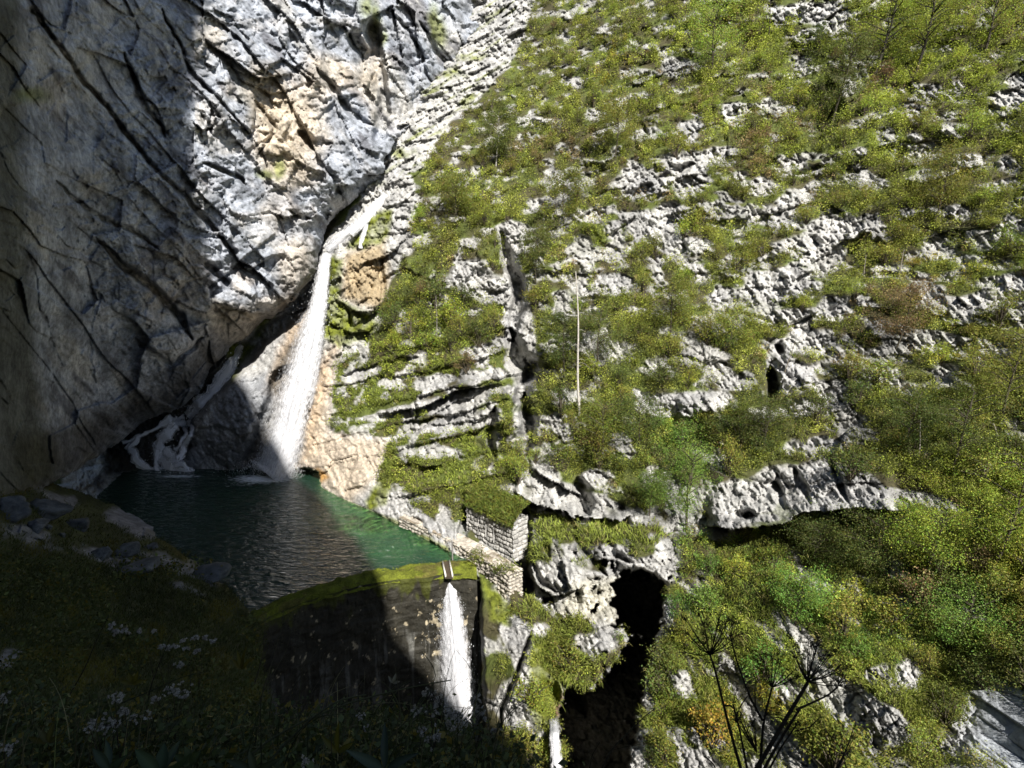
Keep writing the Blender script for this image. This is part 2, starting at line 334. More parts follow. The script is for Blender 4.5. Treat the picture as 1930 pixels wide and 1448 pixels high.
GRASSY = [(820,620,90,70,.7),(860,840,60,14,.5),(870,905,110,40,1.2),(935,885,50,60,1.1),(930,955,60,40,1.2),(960,790,30,50,1),(1070,1000,80,24,1),(1190,1000,80,24,.8),(1010,1040,18,40,.8),(1095,1050,18,40,.7),(1060,1230,60,70,1),(1100,1180,40,20,.7),(940,1150,30,20,.6),(1010,1150,40,20,.8),(1180,640,140,80,.9),(1060,630,60,90,.8),(1760,760,160,120,.8),(1350,620,80,50,.8),(1850,650,90,90,.6),(1200,840,150,50,1),(1400,830,90,40,.9),(1130,470,60,30,.4),(1420,480,50,60,.5),(1380,370,60,30,.3)]
BUSHY = np.zeros_like(D)
for (cx, cy, rx, ry, st) in GRASSY:
    b, k = hill.patch(cx, cy, rx, ry); rockm[b] = rockm[b] * (1 - .6 * np.clip(k * st, 0, 1)); BUSHY[b] = np.maximum(BUSHY[b], np.clip(k * st, 0, 1))
hutbox = [(740, 965), (772, 970), (868, 1012), (868, 938), (985, 958), (992, 1150), (940, 1140), (895, 1105), (850, 1045)]
NOVEG = [hutbox, [(960, 925), (1000, 880), (1070, 905), (1125, 925), (1200, 960), (1195, 985), (1090, 985), (1040, 970), (962, 950)], [(985, 1075), (1000, 1055), (1090, 1085), (1160, 1065), (1235, 1040), (1262, 1010), (1276, 1090), (1160, 1110), (1170, 1180), (1040, 1160), (985, 1110)],
         [(1335, 940), (1400, 900), (1450, 870), (1560, 870), (1660, 900), (1700, 975), (1500, 1000), (1340, 1000)], [(690, 775), (780, 755), (860, 715), (960, 705), (960, 740), (800, 780), (700, 800)], [(940, 430), (970, 430), (1000, 560), (1020, 690), (990, 760), (1005, 850), (980, 850), (950, 700)],
         [(920, 770), (940, 760), (950, 870), (925, 860)], [(1440, 640), (1490, 640), (1490, 670), (1470, 760), (1440, 770)], [(790, 790), (920, 745), (925, 800), (790, 815)], [(975, 960), (992, 960), (992, 1110), (975, 1100)]]
for pts in NOVEG[1:]:
    b, k = hill.poly(pts, 8); rockm[b] = np.maximum(rockm[b], .62 * k)
# terraces left of the cleft: bands of grass between beds
b, k = hill.poly([(700,600),(960,600),(960,900),(740,900),(720,840),(620,820),(625,720)], 20)
band = np.sin((hill.VW[b] + .20 * (hill.UW[b] - 620) + 8 * fbm(hill.U[b] / 50, hill.V[b] / 30, 3, 77)) / 44 * 2 * math.pi)
rockm[b] = np.clip(rockm[b] + k * (.28 * band - .02), 0, 2)
spk = fbm(X / 2.2, Y / 1.6, 4, 31) 
rockf = np.clip((rockm * 1.2 + .45 * spk - .38) / .26, 0, 1) * (rockm > .01) + np.clip((spk - .13 - .16 * BUSHY + .20 * sstep(250, 420, V) * sstep(940, 780, V) * sstep(960, 1050, U)) / .15, 0, 1) * .85
rockf = np.clip(rockf, 0, 1).astype(f32)

# --- shape
wx = fbm(X / 9, Y / 9, 3, 41) * 2.0; wy = fbm(X / 9, Y / 9, 3, 42) * 2.0
sc_ = np.clip(hill.D0 / 60, .45, 1.4)
dd = -1.5 * fbm(X / 14, Y / 10, 4, 43)
dd -= 1.5 * blocks((X + wx) / 4.6, (Y + wy - .25 * X) / 3.0, 44, 1.3, .12) * (.45 + .55 * rockf)
De2 = 42 + .32 * hill.D0; X1, Y1 = X, Y; X = (U - 965) * De2 / FP; Y = (724 - V) * De2 / FP
dd -= .62 * blocks((X + wx * .5) / 1.5, (Y + wy * .5 - .25 * X) / .9, 45) * (.1 + .9 * rockf)
pa = X * .5 - Y * .87; pc = X * .87 + Y * .5                              # joints run steeply down to the right
dd -= .50 * blocks((pa + wy) / 2.2, (pc + wx) / .75, 46, 1.9, .5) * rockf
dd -= .26 * blocks(pa / .9, pc / .34, 48, 1.9, .5) * rockf
dd -= .22 * fbm(pa / .8, pc / .3, 3, 47) * rockf
dd -= .07 * blocks(X / .8, Y / .6, 49, 1.9, .4) * rockf
X, Y = X1, Y1
calm = 1 - .5 * sstep(740, 690, U) * sstep(600, 680, V); hill.D += (dd * sc_ * calm).astype(f32)
# bedded gully strata, rising to the right
b, k = hill.poly([(1015,-60),(985,75),(915,170),(830,255),(735,350),(660,340),(700,180),(800,-60)], 10)
hb = (Y[b] * .80 - X[b] * .60 + 1.2 * fbm(X[b] / 10, Y[b] / 6, 3, 51)) / 2.6
hill.D[b] -= k * (1.15 * (1 - (hb - np.floor(hb))) * (.5 + .5 * vn(np.floor(hb), X[b] / 9, 52)))
# thick beds over the pool
b, k = hill.poly([(600,640),(720,590),(960,600),(960,930),(720,960),(606,920),(570,880)], 15)
hb = (hill.VW[b] + .22 * (hill.UW[b] - 620)) / 46.0
fr = hb - np.floor(hb)
hill.D[b] -= k * (.35 + .65 * sstep(680, 800, hill.U[b])) * (1.1 * fr ** 1.5 * (.6 + .8 * h2(np.floor(hb).astype(np.int64), np.zeros(fr.shape, np.int64), 53)))
# --- named features of the slope
cr = hill.crevice
cr([(950,440),(962,500),(978,560),(968,610),(966,640)], 13, 4.5); cr([(962,620),(975,680),(1000,690),(985,735),(970,770)], 20, 5.5); cr([(990,740),(1000,790),(992,850)], 13, 5); cr([(936,770),(926,820),(935,862)], 10, 3.5)
cr([(1045,690),(1010,690),(985,720)], 12, 3)
hill.ledge([(690,786),(780,772),(830,748),(880,728),(955,722)], 2.4, 40, 3.0, 16, .3)
hill.ledge([(740,800),(800,790),(860,750),(910,745)], .8, 12, .9, 6, .3); hill.ledge([(640,705),(690,690),(760,672),(800,668)], 1.0, 16, 1.0, 9); hill.ledge([(600,730),(680,715),(740,705)], .7, 12, .7, 7)
hill.ledge([(735,878),(770,872),(800,880),(835,876)], 1.2, 14, 1.6, 9); hill.ledge([(800,800),(850,796),(920,790)], .8, 10, .7, 6); hill.ledge([(760,940),(800,928),(826,938)], 1.0, 10, 1.0, 7)
hill.bulge(962, 785, 24, 60, 2.6); hill.bulge(1130, 1230, 30, 40, 1)
cr([(1452,690),(1456,730),(1450,765)], 11, 4.5); cr([(1462,652),(1480,664)], 9, 3)
hill.bulge(1500, 705, 50, 70, 1.6); hill.bulge(1320, 765, 60, 30, 1.6)
cr([(1225,345),(1190,372)], 8, 2); cr([(1060,350),(1075,385)], 9, 2.2); cr([(1710,275),(1690,300)], 7, 2); cr([(1560,150),(1575,210),(1545,250),(1530,300)], 16, 2.6); cr([(1640,440),(1600,480)], 12, 2.5); cr([(1420,60),(1460,40)], 8, 2)
cr([(1500,330),(1560,310)], 6, 2); cr([(1200,800),(1330,790)], 6, 1.5); cr([(1310,310),(1240,330)], 9, 2)
# overhanging rock right of the middle with its black slot
hill.ledge([(1330,992),(1370,996),(1440,996),(1490,985),(1520,962),(1600,958),(1700,964)], 3.6, 60, 5.5, 24, .08)
hill.bulge(1400, 972, 26, 14, -1.6); cr([(1400,973),(1420,976)], 9, 1.4); cr([(1460,890),(1478,960)], 7, 1.2); cr([(1500,880),(1530,950)], 8, 1.6); cr([(1560,870),(1600,945)], 7, 1.6)
cr([(1620,1090),(1640,1130)], 10, 1.5)
# blocks above the round rock
hill.ledge([(966,930),(1000,946),(1060,962),(1085,975)], 2.4, 22, 5.0, 20, .08); hill.ledge([(1000,882),(1030,902),(1062,912),(1100,930)], 1.6, 14, 2.0, 9, .12)
cr([(1095,900),(1100,940),(1110,965)], 15, 3.2); hill.ledge([(1080,965),(1120,976),(1170,980),(1195,968)], 1.8, 20, 3.6, 16, .1); cr([(1160,948),(1180,958)], 8, 1.5)
# the big round rock
hill.bulge(1070, 1045, 100, 90, 3.6, 3.0, .1); hill.bulge(1190, 1020, 80, 60, 2.6, 2.4)
cr([(988,970),(980,1020),(983,1070),(992,1110)], 13, 9, False); cr([(874,930),(874,1012)], 7, 4, False)
hill.ledge([(985,1080),(1005,1100),(1040,1124),(1075,1116),(1105,1104)], 1.6, 22, 2.6, 14, .15); cr([(1075,1010),(1110,1050),(1145,1085)], 7, 1.8); cr([(1140,1010),(1160,1045),(1185,1062)], 7, 1.8)
cr([(1020,1020),(1030,1050)], 6, 1.2); cr([(1000,1060),(1015,1095),(1050,1115)], 6, 1.4)
# the cave and the shaded gorge
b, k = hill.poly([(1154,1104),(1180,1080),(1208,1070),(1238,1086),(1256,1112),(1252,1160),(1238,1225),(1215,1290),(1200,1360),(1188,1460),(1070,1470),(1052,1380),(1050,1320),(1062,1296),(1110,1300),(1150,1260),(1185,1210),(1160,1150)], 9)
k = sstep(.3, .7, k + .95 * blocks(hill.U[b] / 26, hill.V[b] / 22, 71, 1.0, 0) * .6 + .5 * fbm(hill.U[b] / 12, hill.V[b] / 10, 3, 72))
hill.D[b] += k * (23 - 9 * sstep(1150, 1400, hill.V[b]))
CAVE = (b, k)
hill.bulge(1130, 1205, 70, 50, 1.6); hill.bulge(1000, 1250, 50, 120, 1.4); cr([(1060,1285),(1085,1305),(1100,1345)], 10, 2.5); cr([(1000,1190),(985,1240),(965,1290),(945,1340),(940,1400)], 6, 2.2)
# lower-left channel where the little spout runs
cr([(1040,1300),(1042,1345)], 16, 2.2, False)
# the gorge wall at the lower right
hill.bulge(1283, 1290, 24, 30, 1.0); hill.bulge(1680, 1310, 70, 110, 1.0); hill.bulge(1450, 1200, 260, 120, 1.5); cr([(1455,1320),(1470,1340)], 9, 1.5)
hill.bulge(660, 540, 60, 70, 2.2, 3); hill.ledge([(625,560),(660,585),(700,590),(722,580)], 1.2, 16, 1.8, 9); hill.ledge([(620,610),(660,630),(700,620)], .9, 12, 1.2, 8); cr([(718,480),(722,540),(712,590)], 6, 1.6)
# the rock between the two falls, and the hollow beside the main jet
hill.bulge(440, 780, 90, 110, 3.0, 3, -.5); hill.bulge(540, 660, 50, 90, 2.0, 2.4, .4)
b, k = hill.poly([(455,880),(470,830),(505,760),(520,700),(560,690),(560,780),(540,880),(500,892)], 10); hill.D[b] += 3.2 * k
cr([(360,770),(330,820),(300,870)], 26, 2.0); cr([(604,510),(575,575),(530,612),(490,640),(455,672),(400,730),(350,800)], 15, 6, False)
b, k = hill.poly([(470,1085),(898,1092),(900,1160),(912,1250),(905,1330),(920,1480),(470,1480)], 8); hill.D[b] = hill.D[b] * (1 - k) + k * np.maximum(hill.D[b], 62)
b, k = hill.poly([(1830,1285),(1900,1250),(2100,1230),(2200,1500),(1800,1500),(1822,1400)], 45); hill.D[b] = hill.D[b] * (1 - k) + k * (hill.D0[b] + float((hill.D[b] - hill.D0[b])[k > .5].mean()) - .25 * fbm(X[b] / 1.2, Y[b] / 1.0, 4, 73) - .25 * blocks(X[b] / .8, Y[b] / .6, 74)); PALEROCK = (b, k)
# --- pool bed
sd = sdf(hill.U, hill.V, POOL); dw = d_level(hill.V)
near = (hill.V > 860) & (hill.U < 930)
Dbed = dw * (1 + .0016 * np.clip(sd, 0, 130))
hill.D = np.where(near & (sd > 0), np.maximum(Dbed, np.minimum(hill.D, Dbed + 3)), hill.D).astype(f32)
shore = near & (sd <= 0) & (sd > -60) & (hill.U > 560) & (hill.V < 1062)
lim = dw * (1 - .0006 * np.clip(-sd, 0, 60))
hill.D = np.where(shore, np.minimum(hill.D, lim), hill.D).astype(f32)
# --- colour of the ground itself
rock = LIME[None, None] * (1 + .16 * fbm(X / 3, Y / 2, 3, 61)[..., None])
g = sstep(-.1, .5, fbm(X / 5, Y / 3.5, 4, 62))[..., None]; rock = rock * (1 - .55 * g) + .55 * g * np.array([.27, .27, .28])
stain = sstep(.15, .5, fbm(X / 1.1, Y / 4.2, 3, 63))[..., None] * .6; rock = rock * (1 - stain) + stain * np.array([.20, .20, .20])
def tintmask(R, C, items, col, amt, soft=14):
    for pts in items:
        b, k = R.poly(pts, soft); k = (k * amt)[..., None]; C[b] = C[b] * (1 - k) + k * np.asarray(col)
tintmask(hill, rock, [[(575,880),(600,760),(612,700),(640,690),(625,760),(620,815),(720,830),(715,880),(700,905),(660,950),(606,915)]], BEIGE * 1.05, .75)
tintmask(hill, rock, [[(600,690),(640,640),(640,660),(615,720),(605,780),(585,860),(560,885),(570,820)], [(540,620),(580,590),(590,620),(550,740),(520,770),(500,740)]], OCHRE * .9, .5)
tintmask(hill, rock, [[(605,880),(622,900),(606,915),(590,895)], [(870,1255),(890,1240),(925,1250),(905,1280),(885,1280)]], [.40, .20, .03], .8, 6)
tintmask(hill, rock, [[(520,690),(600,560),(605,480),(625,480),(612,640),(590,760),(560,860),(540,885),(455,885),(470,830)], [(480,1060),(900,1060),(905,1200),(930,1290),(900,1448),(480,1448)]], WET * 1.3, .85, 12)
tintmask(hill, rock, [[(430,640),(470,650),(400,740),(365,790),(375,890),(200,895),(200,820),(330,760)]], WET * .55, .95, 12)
tintmask(hill, rock, [[(375,830),(420,720),(500,700),(520,760),(460,880),(340,885)]], GREY * .75, .7)
tintmask(hill, rock, [[(650,480),(725,450),(735,540),(715,590),(640,560)]], [.30, .22, .11], .8)
tintmask(hill, rock, [[(1085,1100),(1165,1090),(1180,1180),(1130,1175),(1040,1165)]], [.45, .43, .35], .7)
tintmask(hill, rock, [[(1035,1300),(1060,1300),(1060,1350),(1030,1350)]], [.20, .10, .03], .8, 6)
mossm = np.zeros_like(D)
for pts in [[(700,400),(740,390),(735,450),(690,470),(650,470)], [(615,480),(650,490),(640,560),(720,610),(700,640),(640,660),(612,640)], [(735,850),(755,870),(730,950),(700,965),(690,940),(715,890)], [(620,925),(680,950),(760,985),(830,1020),(860,1050),(830,1040),(740,995),(640,945)],
            [(425,655),(490,640),(450,700),(435,720)], [(490,560),(515,600),(490,640),(470,640)], [(905,1090),(960,1130),(960,1180),(920,1170)], [(1000,1200),(1080,1190),(1070,1290),(1010,1400),(990,1330)], [(640,1060),(730,980),(860,1060),(760,1100)]]:
    b, k = hill.poly(pts, 10); mossm[b] = np.maximum(mossm[b], k)
for (cx, cy, rx, ry) in [(760,60,12,60),(820,40,14,50),(850,140,40,14),(760,290,40,14),(890,110,40,10),(700,340,30,14)]:
    b, k = hill.patch(cx, cy, rx, ry); mossm[b] = np.maximum(mossm[b], .8 * k)
b, k = hill.poly([(1015,-60),(985,75),(915,170),(830,255),(735,350),(700,320),(760,160),(850,-60)], 10); mossm[b] = np.maximum(mossm[b], k * sstep(.05, .35, fbm(X[b] / 5, (Y[b] * .8 - X[b] * .6) / 1.2, 3, 65)) * .8)
mossf = np.clip(mossm * 1.3 + .5 * fbm(X / 1.5, Y / 1.5, 3, 64) - .45, 0, 1)[..., None] * (mossm > .02)[..., None]
mcol = MOSS * (1 + .5 * fbm(X / 2, Y / 2, 3, 66)[..., None])
gcol = SOIL * (1 - .0) + (GRN - SOIL) * sstep(-.3, .4, fbm(X / 3, Y / 3, 3, 67))[..., None]
hcol = gcol * (1 - rockf[..., None]) + rock * rockf[..., None]
hcol = hcol * (1 - mossf) + mcol * mossf
bedk = ((sd > 0) & near)[..., None]
hcol = np.where(bedk, np.array([.50, .52, .32]), hcol)
b, k = PALEROCK; k = k[..., None]; hcol[b] = hcol[b] * (1 - k) + k * np.array([.40, .425, .46]) * (1 + .3 * fbm(X[b] / .7, Y[b] / .6, 3, 75)[..., None])
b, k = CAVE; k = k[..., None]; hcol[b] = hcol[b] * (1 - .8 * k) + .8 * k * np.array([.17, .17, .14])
hcol = np.clip(hcol, .01, .8)
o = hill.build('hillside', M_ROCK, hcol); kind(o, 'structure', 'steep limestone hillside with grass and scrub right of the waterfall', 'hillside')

# ================================================================== the left-hand cliff
CLIFF = [(960,-300),(945,-40),(935,15),(905,55),(878,95),(884,140),(850,165),(822,200),(772,235),(748,268),(728,300),(716,352),(690,363),(664,382),(640,402),(616,432),(608,462),(600,500),(590,525),(560,566),(530,588),(492,612),(470,636),(438,656),(400,690),(372,742),(340,772),(300,786),(262,802),(234,830),(200,852),(150,885),(90,915),(0,960),(-500,1200),(-500,-300)]
clf = Relief(axis(-500, 990, -20, 990, 2.1), axis(-300, 1210, -10, 980, 2.1), tps([
    (-500, 0, 16), (-500, 700, 14), (-500, 1200, 12), (-500, -300, 18), (0, -300, 46), (0, 0, 42), (0, 500, 40), (0, 900, 42), (100, 200, 52), (100, 600, 56), (120, 860, 62), (200, 300, 61), (300, 100, 68), (300, 600, 74), (230, 820, 79), (340, 770, 84), (400, 650, 86), (400, 350, 78),
    (560, 560, 87), (480, 600, 87), (610, 450, 91), (500, 300, 85), (600, 200, 92), (720, 340, 98), (690, 200, 101), (400, -200, 88), (400, 0, 79), (600, 0, 96), (760, 150, 110), (850, 100, 121), (900, 0, 131), (800, -250, 140), (950, -250, 150)]))
U, V, D = clf.U, clf.V, clf.D
De = 76 + 0 * clf.D0; X = (U - 965) * De / FP; Y = (724 - V) * De / FP
wx = 1.8 * fbm(X / 16, Y / 16, 3, 81); wy = 1.8 * fbm(X / 16, Y / 16, 3, 82)
Xa, Ya = X + wx, Y + wy
sa = math.radians(-50) + 0 * X
A = Xa * math.cos(math.radians(-50)) + Ya * math.sin(math.radians(-50))       # along the beds, down to the right
B = -Xa * math.sin(math.radians(-50)) + Ya * math.cos(math.radians(-50))      # across, up to the right
dd = -2.2 * fbm(X / 22, Y / 22, 3, 83)
hb = B / 8.5 + .45 * fbm(A / 30, B / 16, 4, 84); fr = hb - np.floor(hb); fl = np.floor(hb).astype(np.int64)
dd -= 1.6 * sstep(-.2, .35, fbm(A / 18, B / 12, 2, 98)) * (1 - fr) ** 1.3 * (.1 + .9 * h2(fl, np.floor(A / 40 + h2(fl, fl * 0, 85) * 3).astype(np.int64), 86))
hb = B / 2.1 + .5 * fbm(A / 9, B / 5, 3, 87); fr = hb - np.floor(hb); fl = np.floor(hb).astype(np.int64)
dd -= .22 * (1 - fr) * (.0 + 1.1 * h2(fl, np.floor(A / 12 + h2(fl, fl * 0, 88) * 3).astype(np.int64), 89))
broken = .45 + .55 * sstep(-.15, .35, fbm(X / 18, Y / 18, 3, 90) + .25 * sstep(420, 650, U) * sstep(420, 150, V))
dd -= 2.6 * blocks((A + .6 * wy) / 9.5, B / 6.0, 91, 1.9, .02) * broken
lit_ = .4 + .6 * sstep(330, 440, U + .12 * V)
dd -= 1.5 * lit_ * blocks((X + wx) / 5.5, (Y + wy) / 7.5, 99, 1.9, .02)
dd -= 1.0 * lit_ * blocks((A + .4 * wy) / 4.2, B / 2.6, 97, 1.8, .0) * broken
dd -= .55 * blocks((X + .3 * wx) / 1.8, (Y + .3 * wy) / 1.3, 92, 1.8, .05) * broken
dd -= .26 * blocks(X / .75, Y / .55, 93) * broken
dd -= .36 * fbm(A / 1.5, B / .8, 5, 94, .62)
dd -= .5 * (1 - .5 * lit_) * np.maximum(fbm(A / 7, B / 2.2, 4, 111), 0)
clf.D += (dd * np.clip(clf.D0 / 75, .5, 1.3)).astype(f32)
cr = clf.crevice
cr([(60,20),(83,50),(150,146),(199,199),(239,255),(298,322),(358,381),(398,431),(445,478)], 5, 1.9, False); cr([(310,20),(332,66),(365,133),(414,182),(464,252)], 4, 1.5); cr([(388,308),(431,325),(464,351)], 6, 2.2)
cr([(180,453),(236,506),(286,539),(339,595),(362,640)], 9, 3.2); cr([(386,499),(419,529),(440,545)], 9, 2.0); cr([(100,340),(170,400),(260,440),(300,470)], 5, 1.4); cr([(230,100),(270,190),(310,260)], 6, 1.5)
clf.ledge([(440,480),(468,500),(498,520),(520,540)], 1.8, 30, 2.4, 12); clf.ledge([(395,572),(440,582),(500,590),(545,568),(580,536)], 2.2, 34, 2.0, 30, .1)
clf.bulge(470, 545, 60, 45, 1.6); cr([(545,400),(560,410),(590,415)], 5, 1.5); clf.ledge([(520,405),(545,412),(562,404)], 1.2, 12, 2.2, 9)
cr([(700,50),(718,130),(722,190),(712,260)], 12, 5, False); cr([(660,60),(690,110),(705,150)], 14, 3); cr([(905,0),(890,40)], 18, 4); cr([(790,40),(830,110),(862,140)], 5, 2.4); cr([(740,20),(790,90),(815,160)], 4, 2); cr([(600,130),(640,190),(700,240)], 7, 2); cr([(540,60),(560,110)], 9, 2)
cr([(565,245),(590,275),(625,268)], 10, 2.2); cr([(380,215),(395,245)], 8, 1.6); clf.ledge([(360,232),(380,245),(400,238)], 1.2, 14, 1.8, 8)
cr([(480,190),(520,240),(490,290)], 5, 1.2); cr([(250,640),(330,690),(380,640)], 6, 1.6)
clf.ledge([(840,150),(860,160),(890,150)], 1.5, 14, 2, 8)
sd = sdf(clf.U + 8 * fbm(clf.U / 25, clf.V / 25, 3, 95), clf.V + 8 * fbm(clf.U / 25, clf.V / 25, 3, 96), CLIFF)
low = sstep(330, 420, V)
clf.D += (np.exp(-np.clip(sd, 0, 400) / 16) * (2.5 + 3.5 * low)).astype(f32)
# colour
n1 = fbm(A / 9, B / 4, 4, 101)[..., None]; n2 = fbm(X / 5, Y / 5, 4, 102)[..., None]
ccol = GREY * 1.3 * (1 + .45 * n2); w = .9 * sstep(.05, .45, n1 + .25 * n2); ccol = ccol * (1 - w) + w * np.array([.345, .337, .32])
w = sstep(.1, .5, fbm(A / 3, B / 1.2, 4, 103)[..., None]); ccol = ccol * (1 - .5 * w) + .5 * w * np.array([.40, .40, .41])
w = sstep(.2, .5, fbm(A / 6, B / 1.6, 4, 104)[..., None]); ccol = ccol * (1 - .75 * w) + .75 * w * np.array([.10, .10, .115])
w = sstep(.22, .5, fbm(X / 1.3, Y / 9, 3, 110)[..., None]) ; ccol = ccol * (1 - .4 * w) + .4 * w * np.array([.10, .11, .13])
for (cx, cy, rx, ry, am) in [(540,240,70,90,.75),(500,170,40,50,.5),(610,140,40,40,.5),(560,330,50,30,.4),(440,590,60,16,.4),(520,570,50,14,.4),(560,500,36,60,.5),(480,620,90,30,.6),(320,520,70,60,.35),(90,180,40,30,.3),(850,150,26,14,.7),(700,120,20,40,.4)]:
    b, k = clf.patch(cx, cy, rx, ry); k = (np.clip(k * 1.5 + .5 * n2[b][..., 0], 0, 1) * am)[..., None]; ccol[b] = ccol[b] * (1 - k) + k * np.array([.46, .385, .285])
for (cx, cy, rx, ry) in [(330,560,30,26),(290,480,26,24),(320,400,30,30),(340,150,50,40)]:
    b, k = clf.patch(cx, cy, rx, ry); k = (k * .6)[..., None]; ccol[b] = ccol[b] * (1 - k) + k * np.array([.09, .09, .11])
tintmask(clf, ccol, [[(380,640),(470,610),(440,660),(370,740),(260,800),(150,880),(40,930),(20,820),(120,800),(230,760),(330,710)]], [.05, .045, .04], .8, 26)  # lower strip darkened in colour to deepen the shade under the overhang
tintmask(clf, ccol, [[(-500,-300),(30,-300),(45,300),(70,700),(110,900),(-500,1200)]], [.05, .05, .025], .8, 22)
mm = np.zeros_like(D)
for (cx, cy, rx, ry) in [(525,320,10,22),(500,330,20,10),(705,30,12,40),(690,10,16,30),(820,45,12,40),(720,70,10,20),(830,60,14,30),(60,180,40,20)]:
    b, k = clf.patch(cx, cy, rx, ry); mm[b] = np.maximum(mm[b], k)
mm = np.clip(1.2 * mm + .5 * n2[..., 0] - .2, 0, 1)[..., None] * (mm > .02)[..., None] * .8
ccol = ccol * (1 - mm) + mm * np.array([.13, .15, .03])
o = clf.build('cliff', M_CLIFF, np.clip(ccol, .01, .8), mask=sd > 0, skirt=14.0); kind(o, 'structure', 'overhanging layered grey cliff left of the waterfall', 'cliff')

# ================================================================== the left bank
BANK = [(-500,900),(0,905),(60,900),(120,915),(160,930),(215,950),(255,968),(293,990),(292,1010),(330,1030),(372,1055),(402,1088),(432,1110),(452,1132),(482,1160),(496,1190),(494,1240),(505,1300),(520,1400),(520,1600),(-500,1600)]
bnk = Relief(axis(-500, 530, -20, 530, 2.2), axis(880, 1600, 890, 1460, 2.2), tps([
    (-500, 900, 20), (-500, 1600, 3), (0, 905, 47), (0, 1000, 35), (0, 1100, 24), (0, 1200, 15.5), (0, 1300, 10.5), (0, 1448, 7), (200, 940, 74), (200, 1050, 49), (200, 1150, 31), (200, 1250, 19), (200, 1350, 12), (200, 1448, 8.5), (290, 1000, 65),
    (430, 1105, 53), (480, 1160, 48), (400, 1200, 36), (490, 1230, 39), (400, 1300, 22), (500, 1300, 31), (500, 1448, 14), (100, 920, 64), (200, 1600, 4), (500, 1600, 6)]))
U, V, D, X, Y = bnk.U, bnk.V, bnk.D, bnk.X, bnk.Y
sc_ = np.clip(bnk.D0 / 45, .08, 1.2)
Xn, Yn = U / 22 , V / 14
rk = np.zeros_like(D)
for (cx, cy, rx, ry, st) in [(250,985,50,30,1),(290,1000,20,20,1),(400,1080,60,22,1.1),(330,1070,60,18,.9),(250,1060,50,14,.8),(60,1010,70,24,.7),(180,1050,60,16,.7),(120,940,60,12,.7),(350,1110,60,10,.5),(20,1240,24,40,.8),(270,1045,40,10,.6)]:
    b, k = bnk.patch(cx, cy, rx, ry, .35); rk[b] = np.maximum(rk[b], k * st)
rk = np.clip((rk + .4 * fbm(Xn, Yn, 4, 121) - .35) / .3, 0, 1); BRK = rk
dd = -1.6 * fbm(U / 120, V / 70, 4, 122) - .9 * blocks(U / 46, (V - .4 * U) / 22, 123) * rk - .4 * blocks(U / 15, (V - .4 * U) / 7, 124) * rk - .5 * fbm(U / 18, V / 12, 3, 125)
bnk.D += (dd * sc_ * sstep(0, 30, sdf(U, V, BANK))).astype(f32)
sd = sdf(bnk.U + 5 * fbm(bnk.U / 25, bnk.V / 25, 3, 126), bnk.V + 5 * fbm(bnk.U / 25, bnk.V / 25, 3, 127), BANK)
wl = (V < 1150) & (U > 200)
bnk.D = np.where(wl, np.minimum(bnk.D, d_level(V) * .995 + .6 * np.exp(-sd / 8)), bnk.D).astype(f32)
bcol = np.array([.05, .055, .02]) * (1 + .6 * fbm(U / 30, V / 20, 4, 128)[..., None])
w = rk[..., None]; bcol = bcol * (1 - w) + w * np.array([.20, .20, .21]) * (1 + .4 * fbm(U / 12, V / 5, 3, 129)[..., None])
tintmask(bnk, bcol, [[(280,1000),(300,1010),(460,1120),(470,1150),(420,1110),(330,1050)]], [.10, .09, .015], .6, 8)
o = bnk.build('bank', M_BANK, np.clip(bcol, .008, .6), mask=sd > 0, skirt=12.0); kind(o, 'structure', 'shaded mossy rock bank left of the pool', 'bank')

# ================================================================== the ground at the viewpoint
GROUND = [(-500,1270),(100,1320),(300,1352),(480,1368),(600,1352),(720,1350),(830,1372),(900,1400),(960,1430),(1010,1470),(1060,1520),(1200,1600),(1700,1650),(2200,1700),(2200,2300),(-500,2300)]
gnd = Relief(axis(-500, 2200, -20, 1200, 5, 25), axis(1260, 2300, 1270, 1560, 4, 25), tps([(-500, 1270, 4.5), (100, 1320, 6.0), (600, 1352, 5.6), (960, 1430, 4.6), (1400, 1620, 3.2), (2200, 1700, 2.6), (0, 1500, 3.6), (600, 1500, 3.4), (1000, 1600, 2.9), (0, 2300, 1.7), (1000, 2300, 1.6), (2200, 2300, 1.6)]))
gnd.D -= (.18 * fbm(gnd.U / 90, gnd.V / 60, 4, 131) + .06 * fbm(gnd.U / 22, gnd.V / 16, 3, 132)).astype(f32)
sd = sdf(gnd.U + 14 * fbm(gnd.U / 40, gnd.V / 30, 3, 133), gnd.V + 14 * fbm(gnd.U / 40, gnd.V / 30, 3, 134), GROUND)
gnd.D += (.5 * np.exp(-np.clip(sd, 0, 500) / 14)).astype(f32)
gcolr = np.array([.028, .026, .014]) * (1 + .5 * fbm(gnd.U / 20, gnd.V / 14, 3, 135)[..., None])
o = gnd.build('ground', M_BANK, np.clip(gcolr, .005, .3), mask=sd > 0, skirt=2.0); kind(o, 'structure', 'dark earth slope under the weeds at the viewpoint', 'ground')
